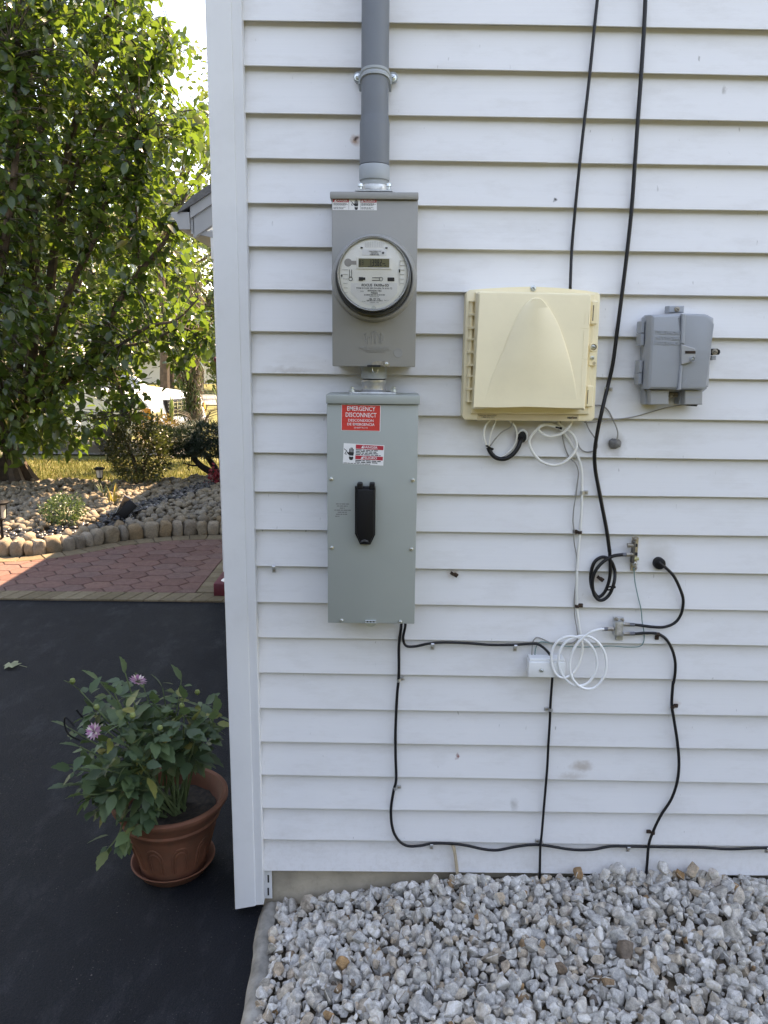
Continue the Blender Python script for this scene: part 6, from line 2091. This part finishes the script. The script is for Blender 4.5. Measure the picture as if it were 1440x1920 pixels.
dah = thing('dahlia_plant', PC + Vector((0, 0, .21)), 'bushy dahlia plant with two purple and white flowers growing in the pot', 'plant')
rd = np.random.default_rng(17)
root = PC + Vector((0, 0, .205))
TG = [(150, 1295, .12), (185, 1275, .25), (235, 1262, .2), (215, 1300, .05), (270, 1290, .3), (305, 1290, .3), (340, 1275, .32), (345, 1310, .2), (385, 1320, .35), (408, 1335, .30), (395, 1370, .25), (130, 1365, .1),
      (150, 1400, .0), (132, 1440, .05), (128, 1472, .08), (150, 1490, -.02), (175, 1520, .02), (210, 1480, -.03), (235, 1395, .0), (285, 1375, .05), (320, 1400, .15), (260, 1430, -.02), (350, 1405, .25), (200, 1370, .0), (300, 1335, .12), (230, 1330, .1), (170, 1330, .2), (365, 1350, .2), (255, 1480, 0.0),
      (200, 1595, .0), (240, 1560, -.02), (280, 1535, .02), (190, 1440, -.04), (330, 1360, .2), (148, 1440, .15), (385, 1400, .3), (365, 1390, .12), (400, 1350, .2), (345, 1340, .1), (290, 1320, .2)]
stmb = []
LP, LD, LS = [], [], []
V_t, F_t = toothed()
for i, (px, py, yy_) in enumerate(TG):
    tip = W(px, py, yy_)
    a = rd.uniform(0, 6.28)
    r0 = root + Vector((math.cos(a) * .045, math.sin(a) * .045, 0))
    if py > 1520:
        mid = r0 * .45 + tip * .55 + Vector((0, -.02, .10))
        mid2 = tip + (r0 - tip) * .2 + Vector((0, 0, .03))
    else:
        mid = r0 + (tip - r0) * .45 + Vector((0, 0, .05)); mid2 = r0 + (tip - r0) * .75 + Vector((0, 0, .02))
    P = catmull([r0, mid, mid2, tip], 7)
    MB().tube(P, [.0042 - .00012 * k for k in range(len(P))], 6).build('stem', MAT['stem'], dah, ang=None)
    for k in ([7, 9, 11, 13, 15, 17, 19] if py < 1520 else [12, 14, 16, 18]):
        q = P[min(k, len(P) - 1)]
        ax = (P[min(k + 1, len(P) - 1)] - P[k - 1]).normalized()
        for sgn in (0, math.pi):
            if rd.random() < (.10 if k > 10 else .5): continue
            aa = rd.uniform(0, 6.28) + sgn
            sd = (ax.orthogonal().normalized() * math.cos(aa) + ax.cross(ax.orthogonal().normalized()) * math.sin(aa))
            d = (sd * 1.0 + ax * .45 + Vector((0, -.15, .02))).normalized()
            sz = rd.uniform(.036, .070) * (1.15 if k < 16 else .85)
            pl_ = rd.uniform(.012, .03)
            e0 = q + d * pl_
            LP.append(e0[:]); LD.append((d + Vector((0, 0, -.25)))[:]); LS.append(sz)
            if rd.random() < .36:
                s2 = d.cross(Vector((0, 0, 1))).normalized()
                for sg in (-1, 1):
                    LP.append(e0[:]); LD.append((d * .55 + s2 * sg * .9 + Vector((0, 0, -.2)))[:]); LS.append(sz * .62)
    LP.append(P[-1][:]); LD.append(((P[-1] - P[-4]).normalized() + Vector((rd.normal() * .4, -.3, .1)))[:]); LS.append(.06)
LP, LD, LS = np.array(LP), np.array(LD), np.array(LS)
keepm = (LP[:, 0] < -0.455) | (LP[:, 1] < -.05)
LP, LD, LS = LP[keepm], LD[keepm], LS[keepm]
rl = rd.normal(size=len(LP)) * .35
scd = np.array([score(Vector(p), s) for p, s in zip(LP, LS)])
od = np.argsort(-scd)
leaf_objects('leaf', LP[od[:300]], LD[od[:300]], LS[od[:300]], rl[od[:300]], MAT['dahlia'], dah, V_t, F_t, .95)
if len(od) > 300:
    cloud('foliage', LP[od[300:]], LD[od[300:]], LS[od[300:]], rl[od[300:]], MAT['dahlia'], dah, V_t, F_t, .95)


def bloom(c, axis, r, label):
    axis = axis.normalized()
    u = axis.orthogonal().normalized(); v = axis.cross(u)
    mb, mp = MB(), MB()
    for ring, (n_, rr_, tl) in enumerate(((13, 1.0, .15), (12, .85, .45), (9, .62, .85))):
        for i in range(n_):
            a = 2 * math.pi * i / n_ + ring * .3
            d = (u * math.cos(a) + v * math.sin(a)) * math.cos(tl) + axis * math.sin(tl)
            sd = axis.cross(d).normalized() * (r * .15)
            b0 = c + axis * (.002 * ring); L_ = r * rr_
            pts = [b0 - sd * .4, b0 + sd * .4, b0 + d * L_ * .6 + sd, b0 + d * L_ * .6 - sd, b0 + d * L_ + axis * .001]
            (mb if ring < 1 or i % 3 else mp).add(pts, [(0, 1, 2, 3), (3, 2, 4)])
    f = mb.build('flower', MAT['petal'], dah, ang=None, recalc=False)
    f['label'] = label
    mp.build('pale_petal', MAT['petal_pale'], f, ang=None, recalc=False)
    MB().lathe([(.0005, -.012), (r * .28, -.006), (r * .34, .0), (r * .2, .004)], c, 'z', 12).build('sepal', MAT['stem'], f)


bloom(W(258, 1278, .15), Vector((.3, .0, .95)), .029, 'purple and white flower facing up at the top')
bloom(W(177, 1371, -.04), Vector((-.2, -.85, .5)), .026, 'purple and white flower at the left facing the viewer')
for px, py, yy_ in ((370, 1298, .3), (341, 1323, .2), (249, 1342, .0), (181, 1326, .05), (136, 1277, .12), (300, 1365, .05)):
    p = W(px, py, yy_)
    MB().lathe([(.0005, -.010), (.006, -.006), (.0085, .0), (.006, .007), (.0005, .009)], p, 'z', 12).build('bud', MAT['bud'], dah)
mb = MB()
mb.tube(catmull([W(140, 1362, .0), W(124, 1345, .0), W(121, 1358, .0), W(130, 1378, 0), W(150, 1388, .02)], 6), .0028, 6)
mb.tube([W(143, 1330, .02), W(155, 1345, .03)], .003, 6)
tag(mb.build('support_wire', MAT['black'], loc=W(140, 1362, 0)), 'black looped support wire poking from the left side of the dahlia', 'wire')

# ------------------------------------------------------------------ grass of the lawn
def grass(name, x0, x1, yf, y1, n, h, rng, w_=.004):
    x = rng.uniform(x0, x1, n)
    yn_ = np.array([yf(q) for q in x])
    y = yn_ + (y1 - yn_) * rng.random(n) ** 1.6
    pos = np.stack([x, y, np.full(n, -.03)], 1)
    d = np.stack([rng.normal(size=n) * .35, rng.normal(size=n) * .35, np.ones(n)], 1)
    V = np.array([(0, 1, 0), (0, -1, 0), (.6, .8, .06), (.6, -.8, .06), (1, 0, .22)], float) * np.array([1, w_ / h, 1])
    o = cloud(name, pos, d, rng.uniform(.6, 1.4, n) * h, rng.uniform(0, 6.28, n), MAT['grass'], None, V, [(0, 1, 3, 2), (2, 3, 4)])
    return tag(o, 'mown lawn of patchy yellow green grass behind the rock bed', 'grass')


rgr = np.random.default_rng(4)
grass('grass', -9.0, -.6, lambda q: lawn_y(q) + .0, 9.8, 42000, .05, rgr, .004)

# ------------------------------------------------------------------ white car
car = thing('parked_car', W(250, 860, 10.6), 'white parked car with upright grille behind the shrubs, facing the house', 'car')
cb = wloc(car); cb.z = 0.0; car.location = cb
nose = W(313, 780, 10.2)
MC_ = T(nose.x + .02, 10.9, 0) @ Matrix.Rotation(math.radians(-16), 4, 'Z')  # local x = forward, nose at 0
mb = MB()
prof = [(-4.5, .40), (-4.55, .75), (-4.4, .98), (-3.2, 1.0), (-2.75, 1.42), (-1.75, 1.46), (-1.15, 1.02), (-.25, .93), (-.06, .84), (.0, .62), (-.03, .34), (-.5, .30), (-3.9, .30)]
mb.prism(prof, -.85, .85, .06, 3, M=MC_)
mb.build('body', MAT['carwhite'], car, ang=.6)
mb = MB().prism([(-2.68, 1.04), (-2.5, 1.36), (-1.82, 1.39), (-1.36, 1.05)], -.862, .862, .004, 1, M=MC_)
mb.build('side_window', MAT['carglass'], car)
mb = MB().add([(-1.16, -.7, 1.05), (-1.16, .7, 1.05), (-1.70, .62, 1.43), (-1.70, -.62, 1.43)], [(0, 1, 2, 3)], MC_ @ T(.03, 0, .01)); mb.build('windscreen', MAT['carglass'], car)
mb = MB().box((-.12, -.86, .36), (.06, .86, .52), .03, 2, M=MC_); mb.build('bumper', MAT['cargrey'], car)
mb = MB().box((-.10, -.40, .58), (.02, .40, .86), .02, 2, M=MC_); gr_ = mb.build('grille', MAT['black'], car)
mb = MB()
for i in range(7):
    mb.box((.0, -.36 + i * .12 - .008, .60), (.030, -.36 + i * .12 + .008, .84), M=MC_)
for i in range(4):
    mb.box((.0, -.38, .63 + i * .06 - .005), (.028, .38, .63 + i * .06 + .005), M=MC_)
mb.build('grille_bar', MAT['chrome'], gr_)
for sy in (-1, 1):
    MB().box((-.16, sy * .80 - .06, .58), (.012, sy * .52, .76), .02, 2, M=MC_).build('headlight', MAT['chrome'], car)
    MB().box((-.20, sy * .81 + .0, .585), (.0, sy * .862, .755), .01, 2, M=MC_).build('indicator', MAT['amber'], car)
for xx in (-.78, -3.6):
    for sy in (-1, 1):
        whl = MB()
        M = MC_ @ T(xx, sy * .78, .31)
        whl.add(*(lambda b: (b.v, b.f))(MB().lathe([(.19, -.1), (.30, -.1), (.315, -.06), (.315, .06), (.30, .1), (.19, .1)], (0, 0, 0), 'y', 24)), M)
        ty = whl.build('wheel', MAT['tyre'], car)
        rim = MB(); rim.add(*(lambda b: (b.v, b.f))(MB().lathe([(.2, -.09), (.18, -.07), (.05, -.085), (.0005, -.085)], (0, 0, 0), 'y', 20)), M if sy < 0 else M @ Matrix.Rotation(math.pi, 4, 'Z'))
        rim.build('rim', MAT['chrome'], ty)
mb = MB().box((-3.0, -.868, .62), (-.9, -.852, .66), .003, 1, M=MC_); mb.build('side_moulding', MAT['cargrey'], car)
M = MC_ @ T(-2.2, -.858, .84); MB().box((-.09, -.012, -.015), (.09, .004, .015), .004, 1, M=M).build('door_handle', MAT['black'], car)


# ------------------------------------------------------------------ across the street
def far_tree(name, label, base, h, rx, n, size, m, rng, trunk_r=.18, nb=9, lo=.35, group=None):
    t = thing(name, base, label, 'tree', group)
    mb = MB().tube(catmull([base + Vector((0, 0, -.2)), base + Vector((.1, 0, h * .3)), base + Vector((0, 0, h * .75))], 6), [trunk_r * (1 - .06 * i) for i in range(13)], 8)
    mb.build('trunk', MAT['bark'], t, ang=None)
    cl = []
    bb = MB()
    for i in range(nb):
        a = rng.uniform(0, 6.28); hh_ = rng.uniform(lo, 1.0) * h; rr_ = rx * rng.uniform(.3, .85) * (1.15 - .6 * abs(hh_ / h - .6))
        q = base + Vector((math.cos(a) * rr_, math.sin(a) * rr_, hh_ * .92))
        bb.tube(catmull([base + Vector((0, 0, h * lo * .8 + (hh_ - h * lo) * .4)), base + Vector((math.cos(a) * rr_ * .5, math.sin(a) * rr_ * .5, hh_ * .75)), q], 4), [trunk_r * .45 - trunk_r * .04 * k for k in range(9)], 5, cap=False)
        cl.append((q, rx * rng.uniform(.28, .5)))
        for _ in range(3):
            cl.append((q + Vector(rng.normal(size=3)) * (rx * .28), rx * rng.uniform(.15, .28)))
    bb.build('branch', MAT['bark'], t, ang=None)
    pos = []
    for i in range(n):
        q, r_ = cl[int(rng.integers(len(cl)))]
        v = Vector(rng.normal(size=3)).normalized() * (r_ * rng.uniform(.2, 1) ** .5)
        pos.append((q + Vector((v.x, v.y, v.z * .75)))[:])
    pos = np.array(pos)
    cloud('crown', pos, rng.normal(size=(n, 3)) + np.array([0, 0, -.2]), rng.uniform(.6, 1.4, n) * size, rng.normal(size=n), m, t, QUAD_V, QUAD_F)
    return t


rf_ = np.random.default_rng(77)
def gpt(px, y):
    p = W(px, 700, y); return Vector((p.x, y, -.03))
far_tree('shade_tree', 'tall pale green tree showing through the gap above the wing roof', gpt(305, 19), 9.3, 2.5, 7000, .15, MAT['farleaf'], rf_, .16, 14, .5)
far_tree('shade_tree', 'bushy green tree low behind the half dead shrub across the street', gpt(372, 31), 5.6, 2.6, 5000, .22, MAT['farleaf'], rf_, .2, 12, .3)
far_tree('shade_tree', 'wide tree beside the far white house left of the column shrub', gpt(318, 34), 6.8, 2.8, 4500, .24, MAT['farleaf'], rf_, .2, 12, .35)
far_tree('shade_tree', 'dark tree behind the big broad leaved tree at the left edge', gpt(40, 30), 9, 4, 5000, .3, MAT['farleaf'], rf_, .25, 12, .3)
far_tree('shade_tree', 'leafy tree behind the middle of the big broad leaved tree', gpt(190, 38), 11, 4.5, 5000, .33, MAT['farleaf'], rf_, .25, 12, .3)
far_tree('shade_tree', 'tree right of the far white house mostly hidden by the corner board', gpt(425, 33), 8, 3.4, 4500, .26, MAT['farleaf'], rf_, .25, 12, .25)
wood_pos, wood_dir = [], []
for i in range(40):
    x_ = -75 + 110 * i / 39; r_ = rf_.uniform(3, 5); hh_ = rf_.uniform(5, 8.5)
    for _ in range(420):
        v = Vector(rf_.normal(size=3)).normalized() * rf_.uniform(.4, 1) ** .5
        wood_pos.append((x_ + v.x * r_, 66 + v.y * r_ + rf_.normal(), hh_ * .5 + v.z * hh_ * .5)); wood_dir.append(rf_.normal(size=3))
o = cloud('far_wood', np.array(wood_pos), np.array(wood_dir), rf_.uniform(.4, .9, len(wood_pos)), rf_.normal(size=len(wood_pos)), MAT['farleaf'], None, QUAD_V, QUAD_F)
tag(o, 'distant belt of green trees behind the houses across the street', 'trees')


def far_house(label, x0, x1, y0, y1, h, ridge, wc):
    t = thing('far_house', Vector(((x0 + x1) / 2, y0, 0)), label, 'house')
    MB().box((x0, y0, -.1), (x1, y1, h)).build('wall', wc, t, ang=None)
    o_ = .4
    MB().add([(x0 - o_, y0 - o_, h - .05), (x1 + o_, y0 - o_, h - .05), (x1 + o_, y1 + o_, h - .05), (x0 - o_, y1 + o_, h - .05), (x0 - o_, (y0 + y1) / 2, ridge), (x1 + o_, (y0 + y1) / 2, ridge)],
             [(0, 1, 5, 4), (2, 3, 4, 5), (0, 4, 3), (1, 2, 5), (0, 3, 2, 1)]).build('roof', MAT['farroof'], t, ang=None)
    n_ = max(2, int((x1 - x0) / 3))
    for i in range(n_):
        xc = x0 + (x1 - x0) * (i + .5) / n_
        if i == n_ // 2:
            MB().box((xc - .5, y0 - .05, 0), (xc + .5, y0 + .02, 2.1)).build('door', MAT['maroon'], t, ang=None)
        else:
            w_ = MB().box((xc - .7, y0 - .06, 1.0), (xc + .7, y0 + .02, 2.2)).build('window', MAT['white'], t, ang=None)
            MB().box((xc - .6, y0 - .075, 1.08), (xc + .6, y0 - .055, 2.12)).build('pane', MAT['carglass'], w_, ang=None)
    return t


far_house('white low house across the street left of the column shrub', -15.5, -9.3, 40, 48, 2.9, 4.8, MAT['farwall'])
far_house('pale house across the street behind the big tree trunk', -32, -19, 40, 49, 3.0, 5.2, MAT['farwall'])

# unseen evergreens added along the drive to cut sky light from the left
rh = np.random.default_rng(91)
hd = thing('sky_block_hedge', Vector((-5.4, -3.0, 0)), 'tall dark evergreen row added out of view to block sky beside the drive', 'sky_block_hedge')
hp_, hm = [], MB()
for i in range(9):
    yb = -7.6 + i * 1.08
    hm.tube([Vector((-5.6, yb, -.05)), Vector((-5.6 + rh.normal() * .1, yb, 2.4)), Vector((-5.6, yb, 4.4))], [.07, .05, .02], 7)
    for _ in range(1500):
        v = Vector(rh.normal(size=3)).normalized() * rh.uniform(.2, 1) ** .35
        hp_.append((-5.6 + v.x * .75, yb + v.y * .8, 2.5 + v.z * 2.45))
hm.build('stem', MAT['bark'], hd, ang=None)
cloud('foliage', np.array(hp_), rand_dirs(len(hp_), .2, rh), rh.uniform(.12, .22, len(hp_)), rh.normal(size=len(hp_)), MAT['juniper'], hd, QUAD_V, QUAD_F)

# unseen belt of trees added to block low sky and deepen lap shadows
bp_, rbk = [], np.random.default_rng(55)
for i in range(26):
    x_ = -26 + 52 * i / 25; r_ = rbk.uniform(1.8, 2.6); hh_ = rbk.uniform(4.2, 6.2)
    for _ in range(900):
        v = Vector(rbk.normal(size=3)).normalized() * rbk.uniform(.3, 1) ** .4
        bp_.append((x_ + v.x * r_, -13.5 + v.y * 1.6 - .02 * x_ * x_ * -.35, hh_ * .5 + v.z * hh_ * .5))
o = cloud('sky_block_wood', np.array(bp_), rand_dirs(len(bp_), 0, rbk), rbk.uniform(.4, .75, len(bp_)), rbk.normal(size=len(bp_)), MAT['treeleaf'], None, QUAD_V, QUAD_F, 1.4)
tag(o, 'unseen belt of trees added opposite the house wall to block low sky', 'trees')
